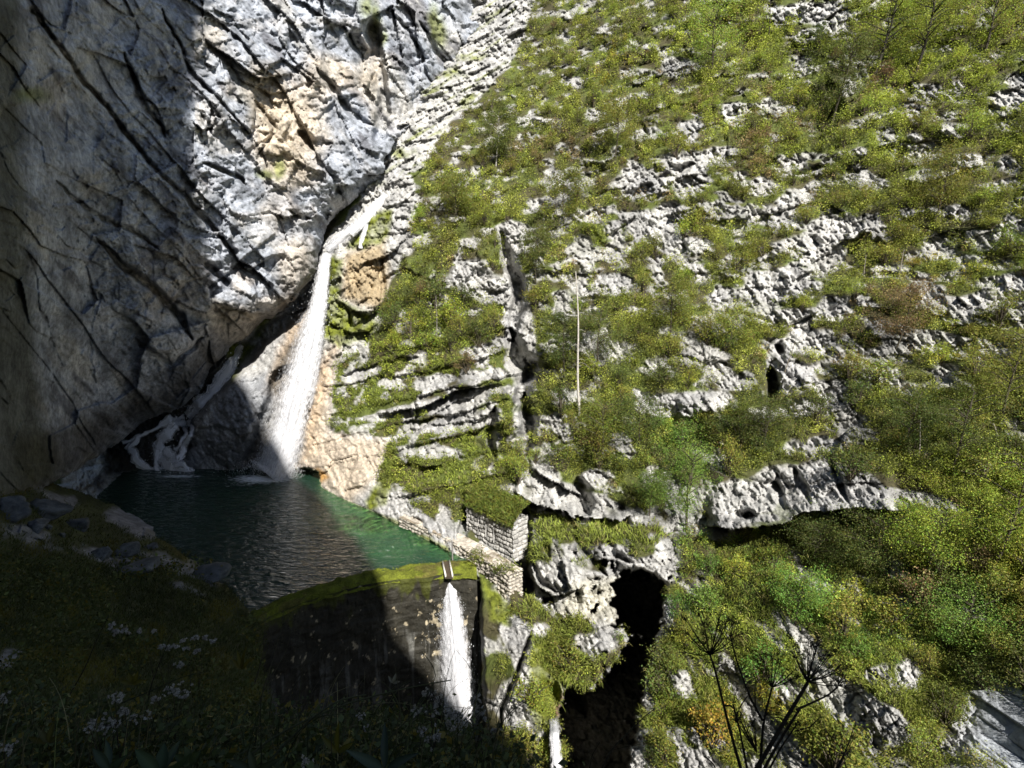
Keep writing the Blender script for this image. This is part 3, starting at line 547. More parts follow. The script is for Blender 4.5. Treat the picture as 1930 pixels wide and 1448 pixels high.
# ================================================================== water
def water_mat(name):
    m, N, L = new_mat(name)
    out = N.new('ShaderNodeOutputMaterial'); a = N.new('ShaderNodeAttribute'); a.attribute_name = 'tint'   # red: shallow, green: foam
    sep = N.new('ShaderNodeSeparateColor'); L.new(a.outputs['Color'], sep.inputs[0])
    tc = N.new('ShaderNodeTexCoord'); mp = N.new('ShaderNodeMapping'); mp.inputs['Scale'].default_value = (.55, 1.5, 1); mp.inputs['Rotation'].default_value = (0, 0, math.radians(-14))
    L.new(tc.outputs['Object'], mp.inputs['Vector'])
    n1 = N.new('ShaderNodeTexNoise'); n1.inputs['Scale'].default_value = 1.15; n1.inputs['Detail'].default_value = 4; n1.inputs['Roughness'].default_value = .55; n1.inputs['Distortion'].default_value = .5
    L.new(mp.outputs[0], n1.inputs['Vector'])
    bp = N.new('ShaderNodeBump'); bp.inputs['Strength'].default_value = 1.0; bp.inputs['Distance'].default_value = .5; L.new(n1.outputs[0], bp.inputs['Height'])
    deep = N.new('ShaderNodeBsdfDiffuse'); mixc = N.new('ShaderNodeMixRGB'); mixc.inputs[1].default_value = (.012, .034, .022, 1); mixc.inputs[2].default_value = (.06, .21, .08, 1)
    L.new(sep.outputs[0], mixc.inputs[0]); L.new(mixc.outputs[0], deep.inputs[0])
    tr = N.new('ShaderNodeBsdfTransparent'); tr.inputs[0].default_value = (.60, .90, .60, 1)
    sh = N.new('ShaderNodeMixShader'); pw = N.new('ShaderNodeMath'); pw.operation = 'MULTIPLY'; pw.inputs[1].default_value = .92; L.new(sep.outputs[0], pw.inputs[0])
    L.new(pw.outputs[0], sh.inputs[0]); L.new(deep.outputs[0], sh.inputs[1]); L.new(tr.outputs[0], sh.inputs[2])
    gl = N.new('ShaderNodeBsdfGlossy'); gl.inputs['Roughness'].default_value = .05; L.new(bp.outputs[0], gl.inputs['Normal'])
    fr = N.new('ShaderNodeFresnel'); fr.inputs[0].default_value = 1.9; L.new(bp.outputs[0], fr.inputs['Normal'])
    m1 = N.new('ShaderNodeMixShader'); L.new(fr.outputs[0], m1.inputs[0]); L.new(sh.outputs[0], m1.inputs[1]); L.new(gl.outputs[0], m1.inputs[2])
    fo = N.new('ShaderNodeBsdfDiffuse'); fo.inputs[0].default_value = (.75, .8, .82, 1)
    n2 = N.new('ShaderNodeTexNoise'); n2.inputs['Scale'].default_value = 2.2; n2.inputs['Detail'].default_value = 6; L.new(mp.outputs[0], n2.inputs['Vector'])
    ad = N.new('ShaderNodeMath'); ad.operation = 'MULTIPLY_ADD'; ad.inputs[1].default_value = .75; L.new(sep.outputs[1], ad.inputs[0]); L.new(n2.outputs[0], ad.inputs[2])
    r = N.new('ShaderNodeMapRange'); r.inputs[1].default_value = .78; r.inputs[2].default_value = 1.12; L.new(ad.outputs[0], r.inputs[0])
    m2 = N.new('ShaderNodeMixShader'); L.new(r.outputs[0], m2.inputs[0]); L.new(m1.outputs[0], m2.inputs[1]); L.new(fo.outputs[0], m2.inputs[2]); L.new(m2.outputs[0], out.inputs[0])
    return m
def fall_mat(name):
    m, N, L = new_mat(name)
    out = N.new('ShaderNodeOutputMaterial'); a = N.new('ShaderNodeAttribute'); a.attribute_name = 'tint'; sep = N.new('ShaderNodeSeparateColor'); L.new(a.outputs['Color'], sep.inputs[0])
    uv = N.new('ShaderNodeUVMap'); uv.uv_map = 'flow'; mp = N.new('ShaderNodeMapping'); mp.inputs['Scale'].default_value = (2.6, .8, 1); L.new(uv.outputs[0], mp.inputs['Vector'])
    n = N.new('ShaderNodeTexNoise'); n.inputs['Scale'].default_value = 1.5; n.inputs['Detail'].default_value = 7; n.inputs['Roughness'].default_value = .68; L.new(mp.outputs[0], n.inputs['Vector'])
    n3 = N.new('ShaderNodeTexNoise'); n3.inputs['Scale'].default_value = 9; n3.inputs['Detail'].default_value = 3; L.new(uv.outputs[0], n3.inputs['Vector'])
    mixn = N.new('ShaderNodeMath'); mixn.operation = 'MULTIPLY_ADD'; mixn.inputs[1].default_value = .28; L.new(n3.outputs[0], mixn.inputs[0]); L.new(n.outputs[0], mixn.inputs[2])
    e = N.new('ShaderNodeMath'); e.operation = 'MULTIPLY_ADD'; e.inputs[1].default_value = .42; L.new(sep.outputs[0], e.inputs[0]); L.new(mixn.outputs[0], e.inputs[2])
    r = N.new('ShaderNodeMapRange'); r.inputs[1].default_value = .70; r.inputs[2].default_value = .98; L.new(e.outputs[0], r.inputs[0])
    mu = N.new('ShaderNodeMath'); mu.operation = 'MULTIPLY'; L.new(r.outputs[0], mu.inputs[0]); L.new(sep.outputs[1], mu.inputs[1])
    d = N.new('ShaderNodeBsdfPrincipled'); d.inputs['Roughness'].default_value = .35; d.inputs['Specular IOR Level'].default_value = .3
    cr_ = N.new('ShaderNodeMapRange'); cr_.inputs[1].default_value = .35; cr_.inputs[2].default_value = .75; cr_.inputs[1].default_value = .52; cr_.inputs[2].default_value = .84; cr_.inputs[3].default_value = .70; cr_.inputs[4].default_value = .94; L.new(mixn.outputs[0], cr_.inputs[0])
    cw_ = N.new('ShaderNodeMix'); cw_.data_type = 'FLOAT'; cw_.inputs[3].default_value = .93; L.new(sep.outputs[2], cw_.inputs[0]); L.new(cr_.outputs[0], cw_.inputs[2]); cr_ = cw_
    cc = N.new('ShaderNodeCombineColor'); L.new(cr_.outputs[0], cc.inputs[0]); L.new(cr_.outputs[0], cc.inputs[1])
    cb = N.new('ShaderNodeMath'); cb.operation = 'MULTIPLY'; cb.inputs[1].default_value = 1.04; L.new(cr_.outputs[0], cb.inputs[0]); L.new(cb.outputs[0], cc.inputs[2]); L.new(cc.outputs[0], d.inputs['Base Color'])
    bp = N.new('ShaderNodeBump'); bp.inputs['Strength'].default_value = .6; bp.inputs['Distance'].default_value = .3; L.new(mixn.outputs[0], bp.inputs['Height']); L.new(bp.outputs[0], d.inputs['Normal'])
    tl = N.new('ShaderNodeBsdfTranslucent'); tl.inputs[0].default_value = (.8, .85, .9, 1); dm = N.new('ShaderNodeMixShader'); dm.inputs[0].default_value = .3; L.new(d.outputs[0], dm.inputs[1]); L.new(tl.outputs[0], dm.inputs[2])
    t = N.new('ShaderNodeBsdfTransparent'); mx = N.new('ShaderNodeMixShader'); L.new(mu.outputs[0], mx.inputs[0]); L.new(t.outputs[0], mx.inputs[1]); L.new(dm.outputs[0], mx.inputs[2]); L.new(mx.outputs[0], out.inputs[0])
    return m
M_WATER = water_mat('pool_water'); M_FALL = fall_mat('falling_water')

# pool: a level sheet that runs a little way under its banks and ends inside the dam
us = np.arange(180, 930, 3.0); vs = np.arange(872, 1180, 2.0); U, V = np.meshgrid(us, vs)
big = [(180, 935), (230, 890), (300, 880), (430, 885), (560, 872), (625, 878), (635, 915), (700, 935), (790, 975), (880, 1025), (905, 1066), (840, 1067), (780, 1070), (720, 1078), (650, 1095), (560, 1122), (470, 1162), (420, 1150), (380, 1110), (300, 1060), (250, 1020), (200, 960)]
k = inside(U, V, big); P = at(U, V, d_level(V)); sdp = sdf(U, V, POOL)
rshore, _ = seg_dist(U, V, [(606, 918), (640, 938), (700, 962), (745, 985), (780, 1005), (830, 1030), (860, 1046), (890, 1062)])
nz = fbm(U / 40, V / 12, 4, 201)
shal = np.clip(1.0 - rshore / 32 + .6 * nz, 0, 1) * sstep(590, 640, U)
b2 = np.exp(-(((U - 700) / 75) ** 2 + ((V - 982) / 20) ** 2)) * 1.7 + np.exp(-(((U - 745) / 60) ** 2 + ((V - 1040) / 24) ** 2)) * .4
shal = np.clip(np.maximum(shal, b2 * (1 + .8 * nz)), 0, 1)
foam = np.exp(-(((U - 492) / 62) ** 2 + ((V - 903) / 9) ** 2)) * .9 + np.exp(-(((U - 335) / 55) ** 2 + ((V - 898) / 4) ** 2)) * .7 + np.exp(-(((U - 440) / 50) ** 2 + ((V - 915) / 5) ** 2)) * .25
idx = np.arange(U.size).reshape(U.shape); q = np.stack([idx[:-1, :-1], idx[1:, :-1], idx[1:, 1:], idx[:-1, 1:]], -1)[k[:-1, :-1] & k[1:, 1:]]
P[..., 2] = .05 * fbm(P[..., 0] / 1.2, P[..., 1] / .7, 3, 202)
o = mesh_obj('pool', P.reshape(-1, 3), q.reshape(-1, 4), M_WATER, color=np.stack([shal, foam, shal * 0], -1).reshape(-1, 3), smooth=True)
kind(o, 'structure', 'dark green pool below the waterfall with emerald shallows at its right shore', 'pool')

def sheet(mb, path, layers=3, bulge=.5, dens=1.0, core=1.0, wander=0.0, white=0.0, n=None, seed=0, lean=0.0):
    """falling or running water: layered sheets; path = (u, v, half width in px, depth)"""
    p = np.array(path, float); L = np.concatenate([[0], np.cumsum(np.hypot(np.diff(p[:, 0]), np.diff(p[:, 1])))])
    n = n or max(6, int(L[-1] / 5)); t = np.linspace(0, L[-1], n)
    u, v, w, d = (np.interp(t, L, p[:, i]) for i in range(4))
    ker = np.ones(3) / 3
    u, v, w = (np.convolve(np.pad(x, 1, 'edge'), ker, 'valid') for x in (u, v, w))
    wm = w * d / FP; yl = np.concatenate([[0], np.cumsum(np.linalg.norm(np.diff(at(u, v, d), axis=0), axis=1))])
    tu, tv = np.gradient(u), np.gradient(v); tl = np.hypot(tu, tv); nx, ny = tv / tl, -tu / tl          # across the flow in the picture
    if wander: wv = wander * w * fbm(yl / 2.0, yl * 0 + seed * 3.7, 3, 950 + seed); u = u + nx * wv; v = v + ny * wv; w = w * (1 + .7 * fbm(yl / 1.3, yl * 0 + seed * 1.3, 2, 960 + seed))
    s = np.linspace(-1, 1, 13)
    for l in range(layers):
        f = 1 - .22 * l
        rr = random.Random(seed * 7 + l)
        jit = (.05 * vn(yl / 2.2, yl * 0 + l, 900 + seed * 3 + l))[:, None]
        uu = u[:, None] + nx[:, None] * (s[None] * f + jit) * w[:, None]; vv = v[:, None] + ny[:, None] * (s[None] * f + jit) * w[:, None]
        dd = d[:, None] - bulge * wm[:, None] * (1 - s[None] ** 2) * (1 + .12 * l) - .05 * l + .05 * wm[:, None] * vn(s[None] * 2 + seed + 9 * l, yl[:, None] / 4, 7 + seed)
        P = at(uu, vv, dd); e = (1 - np.abs(s[None]) ** 1.5) * np.ones((n, 1)); 
        ends = np.minimum(np.linspace(0, 1, n) / .03, 1)[:, None]
        C = np.stack([e * core, np.clip(dens * ends * np.ones_like(e), 0, 1), e * 0 + white], -1)
        uvc = np.stack([s[None] * wm[:, None] * f + 13.7 * l + seed * 5, yl[:, None] + 31 * l + 0 * s[None]], -1)
        i = np.arange(n * 13).reshape(n, 13); Q = np.stack([i[:-1, :-1], i[1:, :-1], i[1:, 1:], i[:-1, 1:]], -1)
        mb.add(P, Q, C.reshape(-1, 3)); mb.UV.append(uvc.reshape(-1, 2))
def water_obj(name, sheets, parent=None):
    mb = MB(); mb.UV = []
    for a, kw in sheets: sheet(mb, a, **kw)
    return mesh_obj(name, np.concatenate(mb.P), np.concatenate(mb.Q), M_FALL, np.concatenate(mb.C), parent, np.concatenate(mb.UV), True)
def on(R, pts, lift=.5):
    return [(u, v, w, float(R.depth(np.array([u * 1.0]), np.array([v * 1.0]))[0]) - lift) for u, v, w in pts]
main_t = on(hill, [(730, 364, 9), (720, 380, 13), (704, 396, 13), (682, 420, 13), (656, 440, 17), (634, 460, 18), (618, 476, 15)], .8)
d0 = min(main_t[-1][3], 90.0)
jet = [(617, 474, 12), (611, 496, 13), (605, 540, 17), (597, 590, 22), (587, 640, 26), (572, 700, 31), (555, 760, 36), (540, 820, 38), (522, 875, 38), (514, 896, 44)]
dj = np.interp([p[1] for p in jet], [474, 620, 760, 896], [d0 - .4, 87.5, 86.0, 86.2])
jet = [(u, v, w, d) for (u, v, w), d in zip(jet, dj)]
o = thing('waterfall', 'tall white waterfall plunging from the cliff cleft into the pool', 'waterfall', tuple(at(514, 892, 86)))
base_inv = Matrix.Translation(-o.location)
def attach(ch, par):
    """child keeps its place in the world"""
    ch.parent = par; ch.matrix_parent_inverse = Matrix.Translation(-Vector(par.location)); return ch
wfall = o
attach(water_obj('upper_cascade', [(main_t, dict(layers=3, bulge=.35, seed=1)), (on(hill, [(700, 392, 6), (682, 425, 8), (660, 442, 9)], 1.2), dict(layers=2, seed=2))]), o)
attach(water_obj('plunging_jet', [(jet, dict(layers=4, bulge=.5, seed=3)), ([(u + 3, v, w * .7, d - .15) for u, v, w, d in jet], dict(layers=2, bulge=.4, seed=4)),
      ([(u - 6, v, w * 1.25, d + .5) for u, v, w, d in jet[3:]], dict(layers=1, bulge=.2, dens=.45, seed=5)), ([(548, 800, 36, 85.4), (532, 850, 46, 85.2), (516, 890, 62, 85.2), (508, 900, 74, 85.2)], dict(layers=2, bulge=.3, dens=.5, core=.75, seed=8))]), o)
attach(water_obj('side_veil', [([(606, 620, 8, 87.6), (596, 690, 9, 87.2), (580, 760, 12, 86.8), (560, 830, 11, 86.5), (545, 885, 9, 86.4)], dict(layers=2, bulge=.2, dens=.5, seed=6))]), o)
attach(water_obj('side_trickle', [(on(hill, [(693, 420, 4), (686, 440, 6), (681, 455, 6), (679, 470, 5)], .5), dict(layers=2, seed=7))]), o)
st = thing('side_waterfall', 'smaller stream sliding from under the dark cliff, left of the tall waterfall', 'waterfall', tuple(at(340, 895, 87)))
attach(water_obj('rock_slide', [(on(hill, [(457, 648, 6), (446, 668, 9), (430, 696, 14), (405, 735, 18), (376, 765, 19), (352, 786, 17)], 1.6), dict(layers=3, bulge=.3, seed=11, core=1.3, wander=.25, white=.8))]), st)
for i, br in enumerate([[(350, 786, 12), (322, 791, 8), (290, 808, 7), (260, 822, 6), (230, 836, 5)], [(348, 788, 13), (330, 800, 12), (313, 820, 13), (301, 842, 19), (308, 862, 22)], [(350, 793, 7), (362, 806, 6), (361, 822, 7), (346, 842, 8), (338, 862, 9), (334, 884, 12)], [(234, 842, 8), (252, 858, 9), (270, 878, 10), (302, 893, 10)], [(325, 796, 6), (318, 806, 6), (306, 826, 8)],
    [(298, 850, 12), (300, 866, 12), (322, 884, 14), (350, 896, 14)], [(306, 848, 11), (322, 862, 11), (338, 880, 12), (362, 895, 10)], [(296, 846, 8), (292, 868, 8), (300, 886, 9), (318, 895, 10)], [(262, 824, 5), (252, 838, 6), (246, 848, 6)], [(345, 800, 5), (352, 815, 5), (340, 834, 6), (330, 850, 7)]]):
    attach(water_obj('braid', [(on(hill, br, 1.5), dict(layers=2, bulge=.12, seed=20 + i, n=40, core=1.2, wander=.9, white=.8))]), st)
sp = thing('spout', 'small spout of water pouring from the arched hole in the lower gorge rock', 'waterfall', tuple(hill.p(1046, 1440)))
attach(water_obj('falling_sheet', [(on(hill, [(1044, 1352, 11), (1046, 1385, 12), (1047, 1418, 12), (1050, 1460, 14)], 1.4), dict(layers=3, bulge=.3, seed=31))]), sp)

def spray(name, par, pts, n, seed, spread, size):
    q = np.random.default_rng(seed); p = np.array(pts, float); i = q.random(n) * (len(p) - 1); i0 = i.astype(int); f = (i - i0)[:, None]; z = p[i0] * (1 - f) + p[i0 + 1] * f
    uu = z[:, 0] + q.normal(0, .62, n) * z[:, 2] * spread; vv = z[:, 1] + q.normal(0, 6, n); dd_ = z[:, 3] - q.random(n) * 1.4; Cn = at(uu, vv, dd_)
    s_ = size * q.uniform(.4, 1.2, n)[:, None]; a_ = q.normal(size=(n, 3)); a_ /= np.linalg.norm(a_, axis=1, keepdims=True); b_ = np.cross(a_, q.normal(size=(n, 3))); b_ /= np.linalg.norm(b_, axis=1, keepdims=True); w_ = np.array([0, 0, 1.0])
    P = np.stack([Cn - a_ * s_ * .5, Cn - w_ * s_ * .9 + b_ * s_ * .3, Cn + a_ * s_ * .5, Cn + w_ * s_ * .9 - b_ * s_ * .3], 1); o_ = mesh_obj(name, P.reshape(-1, 3), np.arange(n * 4).reshape(n, 4), M_DROP, np.tile(np.array([.82, .85, .88]), (n * 4, 1))); attach(o_, par); o_['kind'] = 'stuff'
M_DROP = leaf_mat('droplets', .4, 0, 0)
spray('spray', wfall, jet[1:], 1500, 61, 1.2, .11); spray('spray', wfall, [(512, 870, 46, 86), (500, 892, 62, 86)], 1200, 62, 1.0, .10); spray('spray', st, [(446, 668, 8, 92), (376, 765, 16, 90), (350, 790, 16, 88), (312, 820, 14, 87.5), (312, 866, 26, 87), (335, 892, 34, 86.6)], 900, 63, 1.0, .12)
# ================================================================== the dam
cb = np.array([(440, 1160), (480, 1147), (560, 1113), (650, 1086), (720, 1069), (780, 1060.5), (835, 1056.5), (870, 1055), (897, 1056)], float)      # water side of the crest
cf = np.array([(440, 1190), (480, 1171), (560, 1134), (650, 1107), (720, 1091), (780, 1083), (835, 1079), (870, 1078), (899, 1080)], float)          # air side
ns = 330; tt = np.linspace(0, 1, ns)
def along(c):
    P = at(c[:, 0], c[:, 1], d_level(c[:, 1], .2)); L = np.concatenate([[0], np.cumsum(np.linalg.norm(np.diff(P, axis=0), axis=1))]); return np.stack([np.interp(tt * L[-1], L, P[:, i]) for i in range(3)], -1), L[-1]
Pb, _ = along(cb); Pf, Lf = along(cf); sm = np.ones(15) / 15
for A_ in (Pb, Pf):
    for i in (0, 1): A_[:, i] = np.convolve(np.pad(A_[:, i], 7, 'reflect', reflect_type='odd'), sm, 'valid')
outw = Pf - Pb; outw[:, 2] = 0; outw /= np.linalg.norm(outw, axis=1, keepdims=True)
dam = thing('dam', 'dark stained curved stone dam with a bright mossy crest holding the pool', 'dam', tuple(Pf[ns // 2]))
cw = 26; cs = np.linspace(-.12, 1.06, cw)
P = Pb[:, None] * (1 - cs[None, :, None]) + Pf[:, None] * cs[None, :, None]
sL = tt[:, None] * Lf; tw = cs[None, :] * 2.2 + 0 * sL
lump = np.clip(.16 + .22 * fbm(sL / .7, tw / .55, 4, 211) + .12 * fbm(sL / 2.5, tw / 2, 2, 212), -.1, .6)
P[..., 2] = -.05 + lump - np.maximum(cs - .8, 0)[None] * 2.2 - np.maximum(.02 - cs, 0)[None] * 6
mc = np.stack([.135 + 0 * sL * tw, .155 + 0 * sL * tw, .018 + 0 * sL * tw], -1) * (1 + .6 * fbm(sL / .9, tw / .7, 4, 213))[..., None]
br = sstep(.12, .35, fbm(sL / 1.3, tw / .8, 3, 214))[..., None]; mc = mc * (1 - br * .6) + br * .6 * np.array([.10, .075, .03])
i = np.arange(ns * cw).reshape(ns, cw); Q = np.stack([i[:-1, :-1], i[:-1, 1:], i[1:, 1:], i[1:, :-1]], -1).reshape(-1, 4)
attach(mesh_obj('mossy_crest', P.reshape(-1, 3), Q[:, ::-1], M_MOSS, np.clip(mc, .01, .5).reshape(-1, 3)), dam)
mq = np.random.default_rng(215); a_, b_ = mq.integers(4, ns - 4, 9000), mq.integers(2, cw, 9000); crest_P = P[a_, b_] + mq.normal(0, .05, (9000, 3)); crest_C = np.clip(mc, .01, .5)[a_, b_] * np.exp(mq.normal(0, .3, (9000, 1)))
nh = 170; hh = np.linspace(0, 17, nh)
P = Pf[:, None] + outw[:, None] * (hh[None, :, None] * .07 + .0) + np.array([0, 0, -1]) * (hh[None, :, None] + .30)
sg = tt[:, None] * Lf + 0 * hh[None]; hg = hh[None] + 0 * sg
cy = .55; row = np.floor(hg / cy); col_ = np.floor(sg / 1.1 + .5 * (row % 2) + .3 * h2(row.astype(np.int64), row.astype(np.int64) * 0, 221)); st_ = h2(row.astype(np.int64), col_.astype(np.int64), 222)
dz = .14 * (st_ - .5) + .22 * fbm(sg / 1.2, hg / 1.6, 4, 223) + .5 * fbm(sg / 6, hg / 6, 2, 224)
P = P + outw[:, None] * dz[..., None]
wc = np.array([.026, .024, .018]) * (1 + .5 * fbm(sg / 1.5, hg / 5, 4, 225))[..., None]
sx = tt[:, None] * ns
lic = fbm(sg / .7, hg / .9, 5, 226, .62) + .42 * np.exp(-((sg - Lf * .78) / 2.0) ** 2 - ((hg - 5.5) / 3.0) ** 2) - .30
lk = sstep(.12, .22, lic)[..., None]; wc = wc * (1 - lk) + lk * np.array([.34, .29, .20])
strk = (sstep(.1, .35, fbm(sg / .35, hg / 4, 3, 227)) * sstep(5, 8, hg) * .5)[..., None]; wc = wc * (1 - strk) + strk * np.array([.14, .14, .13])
mo = (sstep(.0, .3, fbm(sg / 1.0, hg / 3, 3, 228) - hg / 3.0 + .45))[..., None]; wc = wc * (1 - mo) + mo * np.array([.05, .055, .012])
i = np.arange(ns * nh).reshape(ns, nh); Q = np.stack([i[:-1, :-1], i[:-1, 1:], i[1:, 1:], i[1:, :-1]], -1).reshape(-1, 4)
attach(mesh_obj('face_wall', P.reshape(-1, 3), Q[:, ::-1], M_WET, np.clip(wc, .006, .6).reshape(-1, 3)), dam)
# notch with its two planks and the short chute
def lv(u, v, z): return at(u, v, d_level(v, z))
a0, a1, b0, b1 = lv(834, 1060, .45), lv(840, 1086, .2), lv(847, 1058, .45), lv(853, 1086, .2)
mb = MB(); P = np.array([[a0 + (b0 - a0) * s + (a1 - a0) * t + (b1 - b0 - a1 + a0) * s * t + np.array([0, 0, -.12]) for t in np.linspace(-.1, 1.12, 10)] for s in np.linspace(0, 1, 6)]); i = np.arange(60).reshape(6, 10)
mb.add(P, np.stack([i[:-1, :-1], i[1:, :-1], i[1:, 1:], i[:-1, 1:]], -1), (.06, .045, .03)); ch = mb.build('chute', M_STONE); attach(ch, dam)
for p0, p1 in ((a0, a1), (b0, b1)):
    mb = MB(); d = p1 - p0; sd_ = np.cross(d, [0, 0, 1]); sd_ /= np.linalg.norm(sd_)
    mb.box(p0 - sd_ * .07 - [0, 0, .3], d, sd_ * .14, np.array([0, 0, .48]), (.60, .58, .52)); attach(mb.build('side_plank', M_STONE), dam)
dj = [56.6, 56.1, 55.7, 55.5, 55.4, 55.4, 55.6]
wf = thing('dam_waterfall', 'white fan of water dropping from the notch in the dam crest', 'waterfall', tuple(at(870, 1380, 57)))
path = [(846, 1089, 10), (850, 1130, 19), (853, 1175, 25), (857, 1225, 30), (862, 1275, 34), (868, 1325, 38), (874, 1400, 43)]
path = [(u, v, w, d) for (u, v, w), d in zip(path, dj)]
attach(water_obj('falling_sheet', [(path, dict(layers=4, bulge=.45, seed=41)), ([(u - 1, v, w * .75, d - .12) for u, v, w, d in path], dict(layers=2, bulge=.4, seed=42)), ([(u, v, w * 1.2, d + .3) for u, v, w, d in path[1:]], dict(layers=1, bulge=.2, dens=.4, seed=43))]), wf)

spray('spray', wf, path[1:], 1300, 64, 1.2, .08)
# ================================================================== masonry
def masonry(o, ux, uz, un, Ln, Ht, seed, holes=(), res=.085, course=.55, stone=.75, rel=.18, col=(.40, .39, .37), top=None, bot=None):
    """rough coursed stone face: o corner, ux along, uz up, un outward"""
    ns = int(Ln / res) + 1; nt = int(Ht / res) + 1; s = np.linspace(0, Ln, ns); t = np.linspace(0, Ht, nt); Sg, Tg = np.meshgrid(s, t)
    Sw = Sg + .18 * fbm(Sg / .6, Tg / .6, 2, seed + 1); Tw = Tg + .20 * fbm(Sg / 1.3, Tg / 1.3, 2, seed + 2)
    row = np.floor(Tw / course).astype(np.int64); fx = Sw / stone * (.75 + .6 * h2(row, row * 0, seed + 3)) + h2(row, row * 0 + 1, seed + 4) * 3; cl = np.floor(fx).astype(np.int64)
    r = h2(row, cl, seed + 5); fr = fx - cl; ft = Tw / course - row
    joint = np.minimum(np.minimum(fr, 1 - fr) * stone, np.minimum(ft, 1 - ft) * course)
    groove = sstep(.0, .09, joint)
    d = rel * (r - .4) * groove - .2 * (1 - groove) + .07 * fbm(Sg / .22, Tg / .22, 3, seed + 6) + .05 * groove * np.sqrt(np.clip(joint / .2, 0, 1))
    P = np.asarray(o) + Sg[..., None] * ux + Tg[..., None] * uz + d[..., None] * un
    c = np.array(col) * (.72 + .55 * h2(row, cl, seed + 7))[..., None] * (1 + .25 * fbm(Sg / .4, Tg / .4, 3, seed + 8))[..., None]
    c = c * (.55 + .45 * groove[..., None])
    i = np.arange(ns * nt).reshape(nt, ns); Q = np.stack([i[:-1, :-1], i[:-1, 1:], i[1:, 1:], i[1:, :-1]], -1)
    keep = np.ones(Q.shape[:2], bool); sc, tc = (Sg[:-1, :-1] + Sg[1:, 1:]) / 2, (Tg[:-1, :-1] + Tg[1:, 1:]) / 2
    for (s0, s1, t0, t1) in holes: keep &= ~((sc > s0) & (sc < s1) & (tc > t0) & (tc < t1))
    return P.reshape(-1, 3), Q[keep].reshape(-1, 4), np.clip(c, .02, .7).reshape(-1, 3)
# --- the little stone hut
zb = .3
A0 = lv(966, 1062, zb); B0 = lv(880, 1014, zb)                       # front face: right and left foot
ux = B0 - A0; LF = np.linalg.norm(ux); ux = ux / LF; up = np.array([0, 0, 1.0]); nf = np.cross(up, ux); nf = nf if nf @ (CAM - A0) > 0 else -nf
inn = -nf; HH = 4.9; DP = 2.3
hut = thing('stone_hut', 'grey stone hut with three loophole slits and a grassy roof beside the pool', 'hut', tuple(A0))
lean = up + inn * .03
hol = [(LF - 2.5, LF - 2.1, 1.6, 3.6), (LF - 3.9, LF - 3.5, 1.4, 3.5), (LF - 5.4, LF - 4.95, 1.2, 3.3)]
Pm, Qm, Cm = masonry(A0, ux, lean, nf, LF, HH, 301, hol); attach(mesh_obj('front_wall', Pm, Qm, M_STONE, Cm), hut)
Pm, Qm, Cm = masonry(A0, inn, up, -ux, DP, HH + .2, 311); attach(mesh_obj('side_wall', Pm, Qm, M_STONE, Cm), hut)
Pm, Qm, Cm = masonry(A0 + ux * LF, inn, up, ux, DP, HH, 321); attach(mesh_obj('side_wall', Pm, Qm, M_STONE, Cm), hut)
Pm, Qm, Cm = masonry(A0 + inn * DP, ux, up, inn, LF, HH, 325); attach(mesh_obj('back_wall', Pm, Qm, M_STONE, Cm), hut)
for (s0, s1, t0, t1) in hol:
    mb = MB(); o_ = A0 + ux * s0 + lean * t0; w_ = ux * (s1 - s0); h_ = lean * (t1 - t0); dp = inn * .7 + nf * 0
    for (p, a, b_, c_) in ((o_, dp, h_, (.45, .44, .42)), (o_ + w_, dp, h_, (.45, .44, .42)), (o_, w_, dp, (.3, .3, .28)), (o_ + h_, w_, dp, (.3, .3, .28)), (o_ + dp, w_, h_, (.02, .02, .02))):
        mb.add([p, p + a, p + a + b_, p + b_], [(0, 1, 2, 3)], c_)
    attach(mb.build('loophole', M_STONE), hut)
n1, n2 = 60, 40; s = np.linspace(-.03, 1.03, n1)[:, None]; t = np.linspace(-.06, 1.1, n2)[None]
P = A0 + (s * LF)[..., None] * ux + (t * DP)[..., None] * inn; zz = HH - .05 + 1.7 * np.clip(t, 0, 1) ** .8 * (1 - .15 * s) + .25 * fbm(s * LF / 1.2, t * DP / 1.2, 3, 331) - .5 * np.maximum(-t, 0) / .06
P[..., 2] = A0[2] + zz; i = np.arange(n1 * n2).reshape(n1, n2); rc = np.array([.10, .12, .025]) * (1 + .4 * fbm(s * LF / .8, t * DP / .8, 3, 332))[..., None]
roof = attach(mesh_obj('turf_roof', P.reshape(-1, 3), np.stack([i[:-1, :-1], i[1:, :-1], i[1:, 1:], i[:-1, 1:]], -1).reshape(-1, 4), M_BANK, rc.reshape(-1, 3)), hut)
ROOF_P = P
